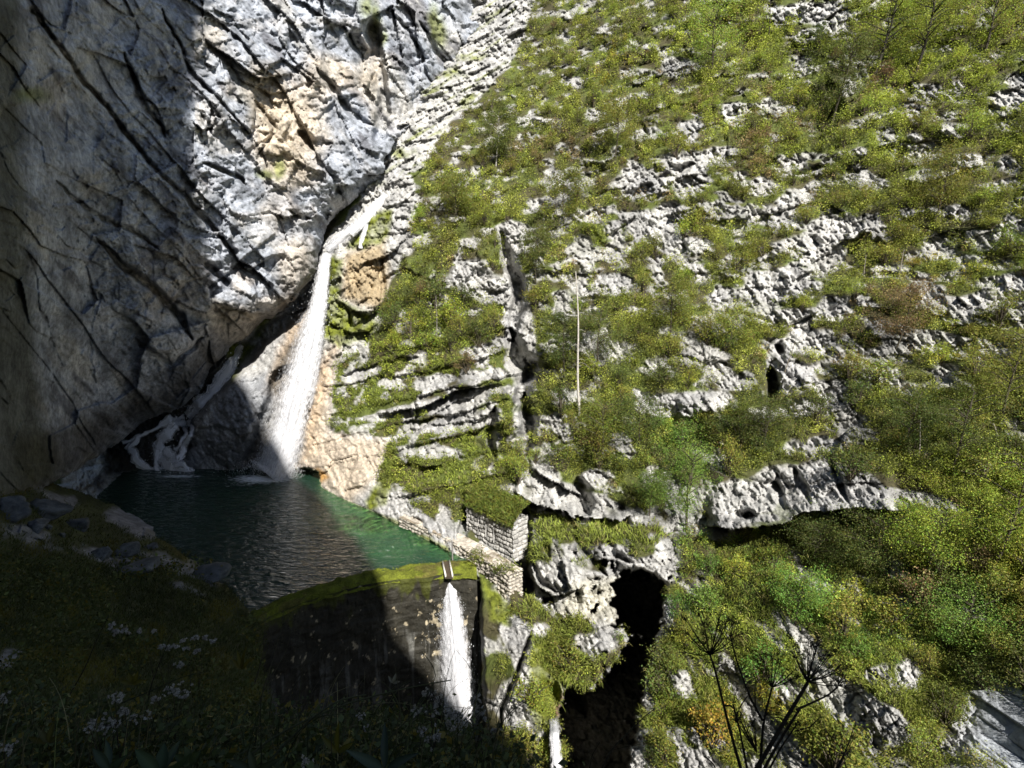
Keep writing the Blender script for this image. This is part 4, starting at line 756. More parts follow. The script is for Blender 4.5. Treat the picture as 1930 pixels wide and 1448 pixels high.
# --- retaining wall with its coping walk
wt = np.array([(752, 975), (800, 996), (850, 1020), (905, 1050), (958, 1085)], float)            # pool-side edge of the top
Wt = np.stack([at(u, v, d_level(v, 1.3)) for u, v in wt]); 
wall = thing('retaining_wall', 'long low pale stone retaining wall with a broad walkable top below the hut', 'wall', tuple(Wt[-1]))
mbw = MB(); mbt = MB(); tot = 0; Bk = []
nrm = []
for i in range(len(Wt) - 1):
    d = Wt[i + 1] - Wt[i]; n = np.cross(d, up); n /= np.linalg.norm(n); n = n if n @ (CAM - Wt[i]) > 0 else -n; nrm.append(n)
vnm = [nrm[0]] + [(nrm[i] + nrm[i + 1]) / np.linalg.norm(nrm[i] + nrm[i + 1]) for i in range(len(nrm) - 1)] + [nrm[-1]]
for i in range(len(Wt) - 1):
    d = Wt[i + 1] - Wt[i]; l = np.linalg.norm(d); ht = [1.2, 1.8, 3.0, 4.6][i]
    Pm, Qm, Cm = masonry(Wt[i] - up * ht, d / l, up, nrm[i], l + .05, ht, 341 + 9 * i, col=(.46, .42, .36), course=.44, stone=.6, rel=.2); mbw.add(Pm, Qm, Cm)
    wd = 2.0; s = np.linspace(0, 1, int(l / .12))[:, None]; t = np.linspace(0, 1, 18)[None]
    q0 = Wt[i] * (1 - s)[..., None] + Wt[i + 1] * s[..., None] if False else (Wt[i][None, None] * (1 - s)[..., None] + Wt[i + 1][None, None] * s[..., None])
    nn = -(vnm[i][None, None] * (1 - s)[..., None] + vnm[i + 1][None, None] * s[..., None])
    P = q0 + nn * (t * wd)[..., None]; P[..., 2] = P[..., 2] + .10 * blocks((s * l + tot) / .45 + 0 * t, t * wd / .4 + 0 * s, 371) + .06 * fbm((s * l + tot) / .3 + 0 * t, t * wd / .3 + 0 * s, 3, 372)
    c = np.array([.50, .45, .38]) * (1 + .35 * fbm((s * l + tot) / .6 + 0 * t, t * wd / .5 + 0 * s, 3, 373))[..., None]
    dirt = sstep(.05, .3, fbm((s * l + tot) / 1.6 + 0 * t, t * wd / .9 + 0 * s, 3, 374))[..., None]; c = c * (1 - .7 * dirt) + .7 * dirt * np.array([.16, .12, .07])
    ii = np.arange(P[..., 0].size).reshape(P.shape[:2]); mbt.add(P, np.stack([ii[:-1, :-1], ii[1:, :-1], ii[1:, 1:], ii[:-1, 1:]], -1), np.clip(c, .02, .7).reshape(-1, 3)); tot += l
d = (Wt[-1] - Wt[-2]); d /= np.linalg.norm(d); Pm, Qm, Cm = masonry(Wt[-1] - up * 4.6 - nrm[-1] * 2.0, nrm[-1], up, d, 2.0, 4.6, 391, col=(.46, .42, .36), course=.36, stone=.5); mbw.add(Pm, Qm, Cm)
attach(mbw.build('stone_face', M_STONE), wall); attach(mbt.build('coping', M_STONE), wall)
# --- gauge post in the pool corner
mb = MB(); p = lv(853, 1056, 0.1); mb.tube([p - up * 1.0, p + up * .6, p + up * 2.25], [.09, .085, .08], 8, (.20, .19, .18)); mb.add(*[np.array([p + up * 2.25 + np.array([math.cos(a) * .1, math.sin(a) * .1, 0]) for a in np.linspace(0, 6.28, 9)[:-1]]), [(0, 1, 2, 3), (0, 3, 4, 5), (0, 5, 6, 7)]], (.3, .3, .3))
tag(mb.build('post', M_STONE), 'thin grey metal post standing in the pool corner by the dam', 'post')

# ================================================================== boulders on the left bank
import bmesh
def boulder_data(seed, sub=4):
    bm = bmesh.new(); bmesh.ops.create_icosphere(bm, subdivisions=sub, radius=1); V = np.array([v.co[:] for v in bm.verts]); F = np.array([[v.index for v in f.verts] for f in bm.faces]); bm.free()
    r = np.random.default_rng(seed); n = r.normal(size=(15, 3)); n /= np.linalg.norm(n, axis=1, keepdims=True); h = r.uniform(.45, .95, 15)
    dt = V @ n.T; rad = np.min(np.where(dt > .05, h / np.maximum(dt, .05), 9), axis=1); rad = np.minimum(rad, 1.15)
    rad = rad * (1 + .12 * fbm(V[:, 0] * 4 + V[:, 2] * 2, V[:, 1] * 4, 4, seed) + .05 * blocks(V[:, 0] * 3 + V[:, 2], V[:, 1] * 3 - V[:, 2], seed + 5))
    c = np.array([.095, .10, .105]) * (1 + .5 * fbm(V[:, 0] * 2.5, V[:, 1] * 2.5 + V[:, 2] * 2, 4, seed + 3))[:, None]
    return mesh_data('boulder', V * rad[:, None], np.concatenate([F, F[:, 2:]], 1)[:, :3], c)
BLD = [(92, 962, 38, 26, 'largest dark grey boulder lying on the shaded left bank'), (70, 992, 28, 13, 'flat grey slab leaning below the largest boulder on the bank'), (22, 962, 32, 24, 'broken grey boulder at the left edge of the bank'), (152, 988, 26, 17, 'wedge shaped grey boulder right of the largest bank boulder'),
       (240, 1034, 28, 20, 'tall pale blue grey boulder near the pool shore'), (192, 1045, 20, 12, 'rounded low boulder touching the pale blue grey one'), (286, 1030, 18, 8, 'low dark slab between the pale boulder and the pool'), (90, 994, 7, 8, 'small upright stone under the largest bank boulder'), (117, 1008, 7, 6, 'small lone stone in the grass below the wedge shaped boulder'),
       (262, 1072, 44, 12, 'long flat rock slab in the grass below the pale boulder'), (395, 1086, 40, 14, 'broad layered rock shelf at the pool edge of the bank')]
for i, (u, v, rx, ry, lab) in enumerate(BLD):
    Dd = float(bnk.depth(np.array([u * 1.0]), np.array([v + ry * .6]))[0]); k = Dd / FP; me = boulder_data(500 + i)
    ob = link('boulder', me, M_ROCK, loc=tuple(at(u, v, Dd - .2 * rx * k))); ob.scale = (rx * k * 1.08, rx * k * .9, ry * k * 1.15); ob.rotation_euler = (rng.uniform(-.2, .2), rng.uniform(-.2, .2), rng.uniform(0, 6)); ob.scale = (rx * k * .9, rx * k * .9, ry * k * 1.0)
    ob.rotation_euler = (0, 0, rng.uniform(0, 6)); tag(ob, lab, 'boulder', 'boulders on the left bank')
# ================================================================== vegetation
PAL = {'olive': (.245, .262, .050), 'lime': (.305, .360, .052), 'dark': (.120, .148, .036), 'fresh': (.155, .260, .05), 'brown': (.25, .185, .085), 'yellow': (.33, .28, .04), 'straw': (.34, .31, .11)}
def blades(R, nrm, L, wd, col, r, droop=.55, out=.5):
    """tufts of grass: two quads per blade, bending away from the slope"""
    n = len(R); th = r.uniform(0, 2 * math.pi, n); hd = np.stack([np.cos(th), np.sin(th), 0 * th], -1)
    d = np.array([0, 0, .75]) + hd * .45 + nrm * out; d /= np.linalg.norm(d, axis=1, keepdims=True)
    L = np.broadcast_to(L, (n,))[:, None]; sd_ = np.cross(d, r.normal(size=(n, 3))); sd_ /= np.linalg.norm(sd_, axis=1, keepdims=True) + 1e-9
    w = np.broadcast_to(wd, (n,))[:, None] * sd_ * .5
    m = R + d * L * .55 - np.array([0, 0, .06]) * L; t = R + d * L * .85 + (nrm * out + hd * .3) * L * .3 - np.array([0, 0, 1]) * L * droop * r.uniform(.4, 1.2, (n, 1))
    P = np.stack([R - w, R + w, m - w * .8, m + w * .8, t - w * .15, t + w * .15], 1); i = np.arange(n)[:, None] * 6
    Q = np.concatenate([i + np.array([0, 1, 3, 2]), i + np.array([2, 3, 5, 4])], 0)
    c = np.repeat(np.clip(col, .004, .6)[:, None], 6, 1)
    return P.reshape(-1, 3), Q, c.reshape(-1, 3)
def leafcloud(Cn, size, col, r, nrm=None, flat=.5):
    """leaf-sized quads at the given points"""
    n = len(Cn); N_ = r.normal(size=(n, 3)); N_[:, 2] += flat
    if nrm is not None: N_ += nrm * .8
    N_ /= np.linalg.norm(N_, axis=1, keepdims=True); a = np.cross(N_, r.normal(size=(n, 3))); a /= np.linalg.norm(a, axis=1, keepdims=True) + 1e-9; b = np.cross(N_, a)
    s = (np.broadcast_to(size, (n,)) * r.uniform(.6, 1.3, n))[:, None]; a = a * s * .5; b = b * s * .32
    P = np.stack([Cn - a, Cn - b * .9 + a * .1, Cn + a, Cn + b * .9 + a * .1], 1)
    Q = np.arange(n * 4).reshape(n, 4); return P.reshape(-1, 3), Q, np.repeat(np.clip(col, .004, .7)[:, None], 4, 1).reshape(-1, 3)
def jitcol(base, n, r, v=.35, h=.12):
    c = np.asarray(base, float) * np.ones((n, 3)) * np.exp(r.normal(0, v, (n, 1))); return c * (1 + r.normal(0, h, (n, 3)))
# colour zones on the slope: (u, v, ru, rv, colour, strength)
ZONES = [(1640,110,230,190,'lime',.8),(1850,120,160,160,'lime',.7),(1250,70,180,90,'lime',.45),(1330,210,110,80,'lime',.5),(1120,50,120,60,'olive',.6),(1150,140,50,60,'yellow',.25),(1030,290,60,40,'brown',.4),(1200,365,60,30,'brown',.35),(1310,200,40,24,'brown',.5),(1630,150,50,60,'brown',.35),(1440,230,70,50,'brown',.45),(1430,310,50,40,'brown',.4),(1880,20,60,30,'brown',.5),(1090,495,60,25,'brown',.4),
         (1650,620,130,60,'brown',.25),(1420,640,60,60,'brown',.2),(1360,620,60,50,'olive',.5),(1700,670,130,50,'brown',.2),(1800,330,40,14,'yellow',.6),(1560,190,40,90,'dark',.8),(1560,330,70,50,'dark',.4),(1050,420,40,60,'dark',.3),(930,260,50,40,'dark',.7),(830,590,80,70,'dark',.8),(760,610,70,60,'dark',.7),(1100,630,90,60,'dark',.45),(1190,720,100,60,'dark',.35),(1500,480,60,40,'olive',.6),
         (1750,820,180,110,'dark',.5),(1620,1030,200,70,'dark',.75),(1400,830,120,60,'dark',.4),(1290,910,70,110,'fresh',.85),(1180,880,110,70,'dark',.35),(1850,700,160,120,'olive',.7),(1780,690,60,40,'yellow',.3),(1850,960,160,120,'lime',.75),(1760,1010,140,60,'lime',.5),(1400,1150,240,140,'fresh',.4),(1480,1230,180,120,'lime',.55),(1750,1180,200,70,'fresh',.5),(1880,1260,120,60,'dark',.4),(850,880,140,60,'lime',.4),(1100,1010,140,40,'lime',.5),(1400,1350,200,90,'yellow',.18),(700,700,200,120,'lime',.5),(1870,560,120,80,'olive',.4),(1680,560,90,40,'brown',.4),(1760,540,100,60,'yellow',.2)]
def colour_at(u, v, r):
    n = len(u); keys = list(PAL); best = np.array(['olive'] * n, dtype=object)
    for (cx, cy, rx, ry, c, s) in ZONES:
        w = s * np.clip(1.4 - np.hypot((u - cx) / rx, (v - cy) / ry), 0, 1); best = np.where(r.random(n) < w, c, best)
    x = r.random(n); best = np.where((best == 'olive') & (x < .16), 'lime', best); best = np.where((best == 'olive') & (x > .86), 'dark', best); best = np.where(x > .975, 'brown', best)
    return best
vr = np.random.default_rng(77)
hm = np.array([(0, 0)])
GREENPOLY = [(1015,-40),(1000,30),(965,140),(925,180),(870,225),(835,268),(805,300),(790,390),(775,440),(745,525),(722,570),(700,640),(625,690),(620,820),(720,850),(705,960),(780,1005),(860,1000),(985,950),(985,1110),(905,1080),(960,1150),(940,1250),(960,1448),(2100,1448),(2100,-40)]
def scatter(n, r, u0=600, u1=2050, v0=-40, v1=1470):
    u = r.uniform(u0, u1, n); v = r.uniform(v0, v1, n); k = inside(u, v, GREENPOLY); return u[k], v[k]
def rock_at(u, v): return hill.field(rockf, u, v)
cavem = np.zeros_like(rockf); cavem[CAVE[0]] = CAVE[1]; D1 = hill.D
curv = hill.D - hill.D0
def bare_zone(u, v):
    k = np.zeros(len(u), bool)
    for p_ in NOVEG: k |= inside(u, v, p_)
    return k
GZ = [(810,760,180,150,1),(850,890,140,70,1),(940,880,50,60,1),(1110,1010,150,60,1),(1420,1230,220,150,.75),(1330,1340,130,110,.9),(1560,1300,110,90,.9),(1750,1340,90,80,.8),(1060,1230,70,90,1),(960,1140,60,40,1),(1440,930,60,24,.6),(1800,1120,120,40,.4),(1540,850,60,30,.5),(1480,620,120,90,.35),(880,650,110,120,.6),(690,760,80,60,1),(760,300,40,30,1)]
def grass_w(u, v):
    w = np.zeros(len(u))
    for (cx, cy, rx, ry, s) in GZ: w = np.maximum(w, s * np.clip(1.5 - np.hypot((u - cx) / rx, (v - cy) / ry), 0, 1))
    return w

# --- grass hanging on the slope
u, v = scatter(90000, vr); gw = grass_w(u, v); rk = rock_at(u, v); cv = hill.field(cavem, u, v)
k = (vr.random(len(u)) < (.10 + .9 * gw)) & (vr.random(len(u)) > rk * 1.25) & (cv < .2) & ~(bare_zone(u, v) & (vr.random(len(u)) < .93)) & ~inside(u, v, hutbox); u, v = u[k][:26000], v[k][:26000]
Pt = hill.p(u, v); Nn = hill.normal(u, v); Dd = hill.depth(u, v)
nb = 8; R = np.repeat(Pt, nb, 0) + vr.normal(0, .16, (len(u) * nb, 3)); Nr = np.repeat(Nn, nb, 0)
ck = colour_at(u, v, vr); base = np.array([PAL[c] for c in ck]); tone = fbm(u / 40, v / 30, 3, 401)[:, None]; base = base * .35 + .65 * np.array([.205, .255, .048]) * (1 + .5 * tone); base = np.where(vr.random((len(u), 1)) < .08, np.array(PAL['straw']), base)
col = np.repeat(base, nb, 0) * np.exp(vr.normal(0, .28, (len(R), 1)))
a = blades(R, Nr, vr.uniform(.45, 1.0, len(R)), np.repeat(np.clip(Dd, 30, 90) * .0012, nb), col, vr)
# tufts along the hut roof and the wall
s = vr.random(2600); t = vr.random(2600) ** 1.5; ii = np.clip((s * 59).astype(int), 0, 59); jj = np.clip((t * 39).astype(int), 0, 39); Rr = ROOF_P[ii, jj] + vr.normal(0, .1, (2600, 3)); Nr = np.tile(nf * .7 + up * .5, (2600, 1))
ar = blades(Rr, Nr, vr.uniform(.5, .95, 2600), .075, jitcol((.145, .17, .03), 2600, vr, .25), vr, .7, .7)
attach(mesh_obj('roof_grass', *ar[:2], M_GRASS, ar[2]), hut).__setitem__('kind', 'stuff')
mb = MB(); mb.add(*a)
for (wu, wv, z_, n_, sp_) in [(940, 1072, 1.4, 60, .35), (905, 1052, .9, 160, .6), (958, 1068, 1.5, 160, .7), (900, 1040, 1.4, 60, .5), (990, 1150, 0, 160, 1.0)]:
    p0 = at(wu, wv, d_level(wv, z_) - .5); Rw = p0 + vr.normal(0, 1, (n_, 3)) * np.array([sp_, sp_, .2]); mb.add(*blades(Rw, np.tile(nrm[-1], (n_, 1)), vr.uniform(.4, .9, n_), .07, jitcol((.14, .16, .03), n_, vr, .3), vr))
o = mb.build('grass', M_GRASS); kind(o, 'stuff', 'yellow green grass tufts hanging from the ledges of the hillside', 'grass')

# --- low scrub between the rocks, one mass
u, v = scatter(34000, vr); gw = grass_w(u, v); rk = rock_at(u, v); cv = hill.field(cavem, u, v); cvx = hill.field(curv, u, v)
cl = fbm(u / 34, v / 26, 3, 403)
k = (vr.random(len(u)) < np.clip(.8 + .7 * cl + .5 * hill.field(BUSHY, u, v), .1, 1) * (1 - .75 * gw)) & (vr.random(len(u)) > rk * 1.45) & (cv < .3) & (cvx < 2.2) & ~bare_zone(u, v) & ~inside(u, v, [(980, 970), (1270, 970), (1270, 1090), (985, 1110)]); u, v = u[k][:13000], v[k][:13000]
Pt = hill.p(u, v); Nn = hill.normal(u, v); Dd = hill.depth(u, v); nl = 70
rad = vr.uniform(.35, 1.0, len(u)) * np.clip(Dd / 60, .6, 1.3); hgt = rad * vr.uniform(.7, 1.5, len(u))
off = vr.normal(size=(len(u), nl, 3)); off /= np.linalg.norm(off, axis=2, keepdims=True); off *= vr.random((len(u), nl, 1)) ** .4
Cn = Pt[:, None] + Nn[:, None] * (rad * .45)[:, None, None] + np.array([0, 0, .5]) * hgt[:, None, None] + off * np.stack([rad, rad, hgt], -1)[:, None]
base = np.array([PAL[c] for c in colour_at(u, v, vr)]) * np.exp(vr.normal(0, .28, (len(u), 1)) + .7 * fbm(u / 45, v / 30, 3, 404)[:, None])
tw = vr.random((len(u), nl)) < .06; colr = np.repeat(base[:, None], nl, 1) * np.exp(vr.normal(0, .3, (len(u), nl, 1))); colr[tw] = (.13, .11, .075)
a = leafcloud(Cn.reshape(-1, 3), np.repeat(np.clip(Dd, 28, 100) * .0027, nl), colr.reshape(-1, 3), vr)
o = mesh_obj('undergrowth', a[0], a[1], M_LEAF, a[2]); kind(o, 'stuff', 'low leafy scrub covering the hillside between the bare rocks', 'undergrowth')

# --- shrubs, each one an object
def shrub_data(c, seed, nl=1300, tall=1.0):
    r = np.random.default_rng(seed); nb_ = 22; th = r.uniform(0, 6.283, nb_); el = r.uniform(.1, 1.45, nb_); rr_ = r.uniform(.55, 1.0, nb_)
    tips = np.stack([np.cos(th) * np.cos(el) * rr_, np.sin(th) * np.cos(el) * rr_, (np.sin(el) * rr_ * 1.05 + .25) * tall], -1)
    mb = MB()
    for i in range(nb_):
        m = tips[i] * .5 + r.normal(0, .06, 3); mb.tube(np.array([[0, 0, -.25], m * [.8, .8, 1], tips[i] * .97]), [.035, .022, .006], 4, (.10, .085, .06))
    st_ = mb.data('stems')
    k = r.integers(0, nb_, nl); pos = tips[k] * r.uniform(.75, 1.12, (nl, 1)) + r.normal(0, .155, (nl, 3)) * [1, 1, .8]
    col = jitcol(PAL[c], nl, r, .30); a = leafcloud(pos, .092, col, r)
    fo = mesh_data('foliage', *a[:2], a[2]); st_.materials.append(M_BARK); fo.materials.append(M_LEAF); return st_, fo
VAR = {c: [shrub_data(c, 600 + 10 * i + j, tall=1 + .35 * j) for j in range(3)] for i, c in enumerate(PAL)}
def phrase(u, v):
    if v > 1120: return 'on the lower gorge side' if u > 1450 else 'beside the shaded cave' if u > 1180 else 'on the rocks under the retaining wall'
    if v > 860: return 'around the overhanging rock at right' if u > 1380 else 'above the big round boulder' if u > 1000 else 'near the stone hut'
    if v > 560: return 'on the far right slope' if u > 1640 else 'near the dark vertical cave slot' if u > 1330 else 'below the bleached dead trunk' if u > 1000 else 'on the terraces left of the dark cleft'
    if v > 300: return 'on the right rocky slope' if u > 1500 else 'among the white crags of the upper middle' if u > 1050 else 'above the terraces by the waterfall'
    return 'high at the upper right' if u > 1500 else 'high at the upper middle' if u > 1180 else 'along the rocky gully at the top'
KIND_W = {'olive': 'olive green shrub', 'lime': 'bright yellow green shrub', 'dark': 'dark green shrub', 'fresh': 'fresh green shrub', 'brown': 'reddish brown shrub', 'yellow': 'golden yellow shrub', 'straw': 'straw coloured shrub'}
u, v = scatter(9000, vr, 640, 1990, -30, 1450); rk = rock_at(u, v); gw = grass_w(u, v); cv = hill.field(cavem, u, v); cvx = hill.field(curv, u, v)
k = (rk < .35) & (vr.random(len(u)) > gw * .93) & (cv < .1) & (cvx < 1.6) & ~bare_zone(u, v - 12) & ~inside(u, v, [(975, 965), (1275, 965), (1290, 1110), (985, 1130)]) & ~inside(u, v, [(600, 640), (960, 640), (985, 1120), (600, 1000)]); u, v = u[k], v[k]
picked = []; Dd = hill.depth(u, v)
for i in range(len(u)):
    rp = vr.uniform(1.0, 2.1) * (1.0 if u[i] < 1700 else .8) * FP / Dd[i]
    if all((u[i] - a_) ** 2 + ((v[i] - b_) * 1.25) ** 2 > (.62 * (rp + c_)) ** 2 for a_, b_, c_ in picked): picked.append((u[i], v[i], rp))
    if len(picked) >= 262: break
for (a_, b_, c_) in [(740, 600, 30), (775, 620, 34), (815, 640, 34), (850, 600, 36), (820, 570, 34), (870, 560, 26), (905, 640, 30), (880, 690, 26), (790, 560, 26), (740, 650, 24), (850, 655, 22), (1010, 560, 30), (930, 500, 18), (930, 610, 22), (1010, 860, 22), (985, 880, 18), (1050, 870, 30), (960, 870, 22), (1278, 1150, 26), (1290, 1200, 26), (1276, 1250, 24), (1262, 1300, 24), (1246, 1345, 24), (1236, 1395, 22), (1268, 1118, 18), (1230, 1435, 22), (1255, 1225, 18), (1240, 1290, 16)]: picked.append((a_, b_, c_))
picked = np.array(picked); cols = colour_at(picked[:, 0], picked[:, 1], vr)
order = {}
for i in range(len(picked)): order.setdefault((phrase(*picked[i, :2]), cols[i]), []).append(i)
ORD = ['', 'second', 'third', 'fourth', 'fifth', 'sixth', 'seventh', 'eighth', 'ninth', 'tenth', 'eleventh', 'twelfth', 'thirteenth', 'fourteenth', 'fifteenth', 'sixteenth', 'seventeenth', 'eighteenth', 'nineteenth', 'twentieth']
lab = {}
for (ph, c), L_ in order.items():
    L_ = sorted(L_, key=lambda i: picked[i, 0])
    for n_, i in enumerate(L_):
        w_ = KIND_W[c]
        lab[i] = f'{w_} {ph}' if len(L_) == 1 else f'leftmost {w_} {ph}' if n_ == 0 else f'rightmost {w_} {ph}' if n_ == len(L_) - 1 else f'{ORD[n_] if n_ < 20 else str(n_ + 1) + "th"} {w_} from the left {ph}'
for i, (uu, vv_, rp) in enumerate(picked):
    d_ = float(hill.depth(np.array([uu]), np.array([vv_]))[0]); sc_ = rp * d_ / FP; st_, fo = VAR[cols[i]][i % 3]
    p = at(uu, vv_ + rp * .45, float(hill.depth(np.array([uu]), np.array([vv_ + rp * .45]))[0]) - .1)
    t_ = thing('shrub', lab[i], 'shrub', tuple(p), 'shrubs growing on the hillside'); t_.scale = (sc_, sc_, sc_ * vr.uniform(.8, 1.1)); t_.rotation_euler = (0, 0, vr.uniform(0, 6.28))
    for me in (st_, fo): link(me.name.split('.')[0], me, None, t_)

# --- trees
def tree_obj(name, u, v, hpx, wpx, c, label, seed, lean=(0, 0), nl=6500, conifer=False, bark=(.16, .14, .11), group='trees standing on the hillside'):
    r = np.random.default_rng(seed); d_ = float(hill.depth(np.array([u * 1.0]), np.array([v * 1.0]))[0]); p = at(u, v, d_); h = hpx * d_ / FP / .93; w = wpx * d_ / FP / 2
    t_ = thing(name, label, 'tree', tuple(p), group); mb = MB(); ax = np.array([lean[0], lean[1], 1.0])
    trunk = np.stack([ax * h * s + np.array([.02 * h * math.sin(5 * s + seed), 0, 0]) for s in np.linspace(-.03, .97, 9)]); mb.tube(trunk, np.linspace(.015, .003, 9) * h, 7, bark)
    nb_ = 26; tips = []
    for i in range(nb_):
        s = r.uniform(.22, .98); th = r.uniform(0, 6.283); base_ = ax * h * s
        wr = w * ((1.05 - s) if conifer else math.sqrt(max(.08, 1 - ((s - .6) / .45) ** 2))) * r.uniform(.6, 1.05)
        tip = base_ + np.array([math.cos(th) * wr, math.sin(th) * wr, wr * (-.15 if conifer else .35)]); mb.tube([base_, (base_ + tip) / 2 + [0, 0, .05 * h], tip], [.006 * h, .004 * h, .001 * h], 4, bark); tips.append((base_, tip))
    attach0 = mb.build('trunk', M_BARK, t_)
    k = r.integers(0, nb_, nl); f = r.uniform(.45, 1.08, (nl, 1)); B_ = np.array([a_ for a_, _ in tips]); T_ = np.array([b_ for _, b_ in tips])
    pos = B_[k] * (1 - f) + T_[k] * f + r.normal(0, 1, (nl, 3)) * np.array([.16, .16, .08 if conifer else .13]) * w
    a = leafcloud(pos, max(.10, d_ * .0024), jitcol(PAL[c], nl, r, .2), r); mesh_obj('crown', *a[:2], M_LEAF, a[2], t_); return t_
TREES = [(1292, 1000, 165, 105, 'fresh', 'bright fresh green broadleaf tree above the big round boulder'), (1225, 975, 80, 80, 'fresh', 'smaller bushy green tree left of the bright fresh green one'), (937, 312, 90, 70, 'dark', 'small dark green tree with a pale bare lower trunk at upper middle', ),
         (1130, 890, 120, 130, 'olive', 'spreading olive tree below the bleached dead trunk'), (1200, 860, 100, 110, 'dark', 'dark tree right of the spreading olive tree'), (1060, 720, 120, 80, 'dark', 'dark narrow tree left of the bleached dead trunk'), (1125, 700, 110, 90, 'dark', 'dark tree just right of the bleached dead trunk'), (1010, 530, 90, 70, 'dark', 'dark tree at the head of the black cleft'),
         (1570, 240, 150, 90, 'dark', 'dark green tree in the shaded gap at upper right'), (1650, 150, 190, 170, 'lime', 'large yellow green tree with dark trunk at the upper right'), (1725, 140, 190, 150, 'lime', 'yellow green tree right of the large one at the top'), (1850, 110, 150, 160, 'lime', 'yellow green tree near the top right corner'), (1340, 140, 120, 120, 'lime', 'yellow green tree at the top middle'),
         (1640, 1085, 105, 150, 'dark', 'dark spreading tree below the overhanging rock'), (1530, 1066, 70, 120, 'dark', 'low dark tree directly under the black slot of the overhang'), (1740, 1095, 120, 170, 'lime', 'yellow green tree below the rocks at right'), (1870, 1080, 220, 190, 'lime', 'big yellow green tree at the right edge of the slope'), (1790, 890, 150, 140, 'dark', 'dark tree on the far right slope below brown scrub'), (1880, 800, 160, 140, 'olive', 'olive tree at the right edge, middle height'),
         (1700, 860, 110, 110, 'dark', 'dark tree above the overhanging rock on its right'), (1440, 850, 90, 110, 'dark', 'dark tree directly below the vertical cave slot'), (1370, 690, 110, 110, 'olive', 'small olive tree left of the vertical cave slot'), (1690, 660, 110, 110, 'brown', 'reddish brown tree on the far right slope'), (1260, 640, 100, 100, 'olive', 'olive tree right of the bleached dead trunk'), (1060, 430, 90, 80, 'olive', 'olive tree among white crags above the cleft'),
         (860, 430, 90, 80, 'olive', 'olive tree above the terraces beside the waterfall'), (1500, 1180, 100, 120, 'fresh', 'low green tree on the grassy lower slope'), (1800, 1230, 110, 170, 'fresh', 'spreading green tree above the grey rock at lower right'), (1160, 300, 90, 90, 'olive', 'olive tree at the upper middle of the slope'), (1760, 420, 110, 110, 'olive', 'olive tree on the upper far right slope')]
for i, a in enumerate(TREES): tree_obj('tree', *a[:5], a[5], 700 + i, lean=(.12, -.05) if a[0] > 1500 else (.03, -.03), bark=(.42, .40, .36) if i == 2 else (.05, .045, .035) if i in (9, 10) else (.075, .065, .045))
def bare(u, v, vtop, utop, rad, label, seed, twigs=14, col=(.42, .39, .34), tw=.9, name='dead_tree'):
    r = np.random.default_rng(seed); d_ = float(hill.depth(np.array([u * 1.0]), np.array([v * 1.0]))[0]); d_ -= .5; p = at(u, v, d_)
    q = at(utop, vtop, d_ - .17 * (v - vtop) * d_ / FP * .9); t_ = thing(name, label, 'dead tree', tuple(p), 'bare trunks on the hillside'); mb = MB(); q = q - p; h = np.linalg.norm(q)
    ss = np.linspace(-.03, 1, 12); mb.tube(np.stack([q * s + .006 * h * np.array([math.sin(7 * s + seed), math.cos(5 * s), 0]) for s in ss]), np.linspace(rad, rad * .35, 12), 8, col); mb.build('trunk', M_BARK, t_)
    for i in range(twigs):
        s = r.uniform(.25, .99); th = r.uniform(0, 6.28); l = tw * r.uniform(.5, 1.4) * (1.3 - .5 * s); b_ = q * s; m = MB(); e = b_ + np.array([math.cos(th) * l, math.sin(th) * l, -.25 * l + r.uniform(-.2, .3)])
        m.tube([b_, (b_ + e) / 2 + [0, 0, .12 * l], e], [rad * .16, rad * .12, rad * .05], 4, np.array(col) * .8); m.build('branch', M_BARK, t_)
bare(1092, 778, 512, 1086, .17, 'tall bleached dead trunk standing straight on the slope', 801, 20, (.50, .47, .42), 1.3)
bare(824, 650, 558, 822, .07, 'thin grey dead trunk among dark shrubs on the terraces', 802, 12, (.30, .28, .25), .7)
bare(1608, 325, 268, 1618, .05, 'slender grey bare sapling on the white crags at upper right', 803, 5, (.30, .27, .23), .6)
bare(1733, 858, 785, 1735, .05, 'thin grey bare trunk on the far right slope', 804, 6, (.34, .31, .27), .6)
bare(1694, 522, 470, 1704, .07, 'short grey bare trunk on the upper far right slope', 805, 5, (.28, .25, .21), .5)
bare(1628, 520, 480, 1632, .05, 'short pale bare trunk left of the grey one at right', 806, 4, (.34, .3, .26), .5)
bare(1880, 820, 797, 1872, .05, 'short leaning pale stick at the right edge', 807, 2, (.45, .42, .33), .3)
bare(1480, 700, 640, 1500, .05, 'leaning bare sapling beside the dark vertical cave slot', 808, 6, (.2, .17, .13), .7)
bare(1450, 70, -10, 1452, .1, 'dark bare trunk at the top edge by the white crag', 809, 6, (.06, .05, .04), .8)
bare(1455, 240, 200, 1463, .05, 'small dark bare sapling at the upper right', 810, 5, (.07, .06, .05), .6)

a_ = leafcloud(crest_P, .10, crest_C * 1.15, vr, None, 1.5); mt = attach(mesh_obj('moss_tufts', *a_[:2], M_GRASS, a_[2]), dam); mt['kind'] = 'stuff'
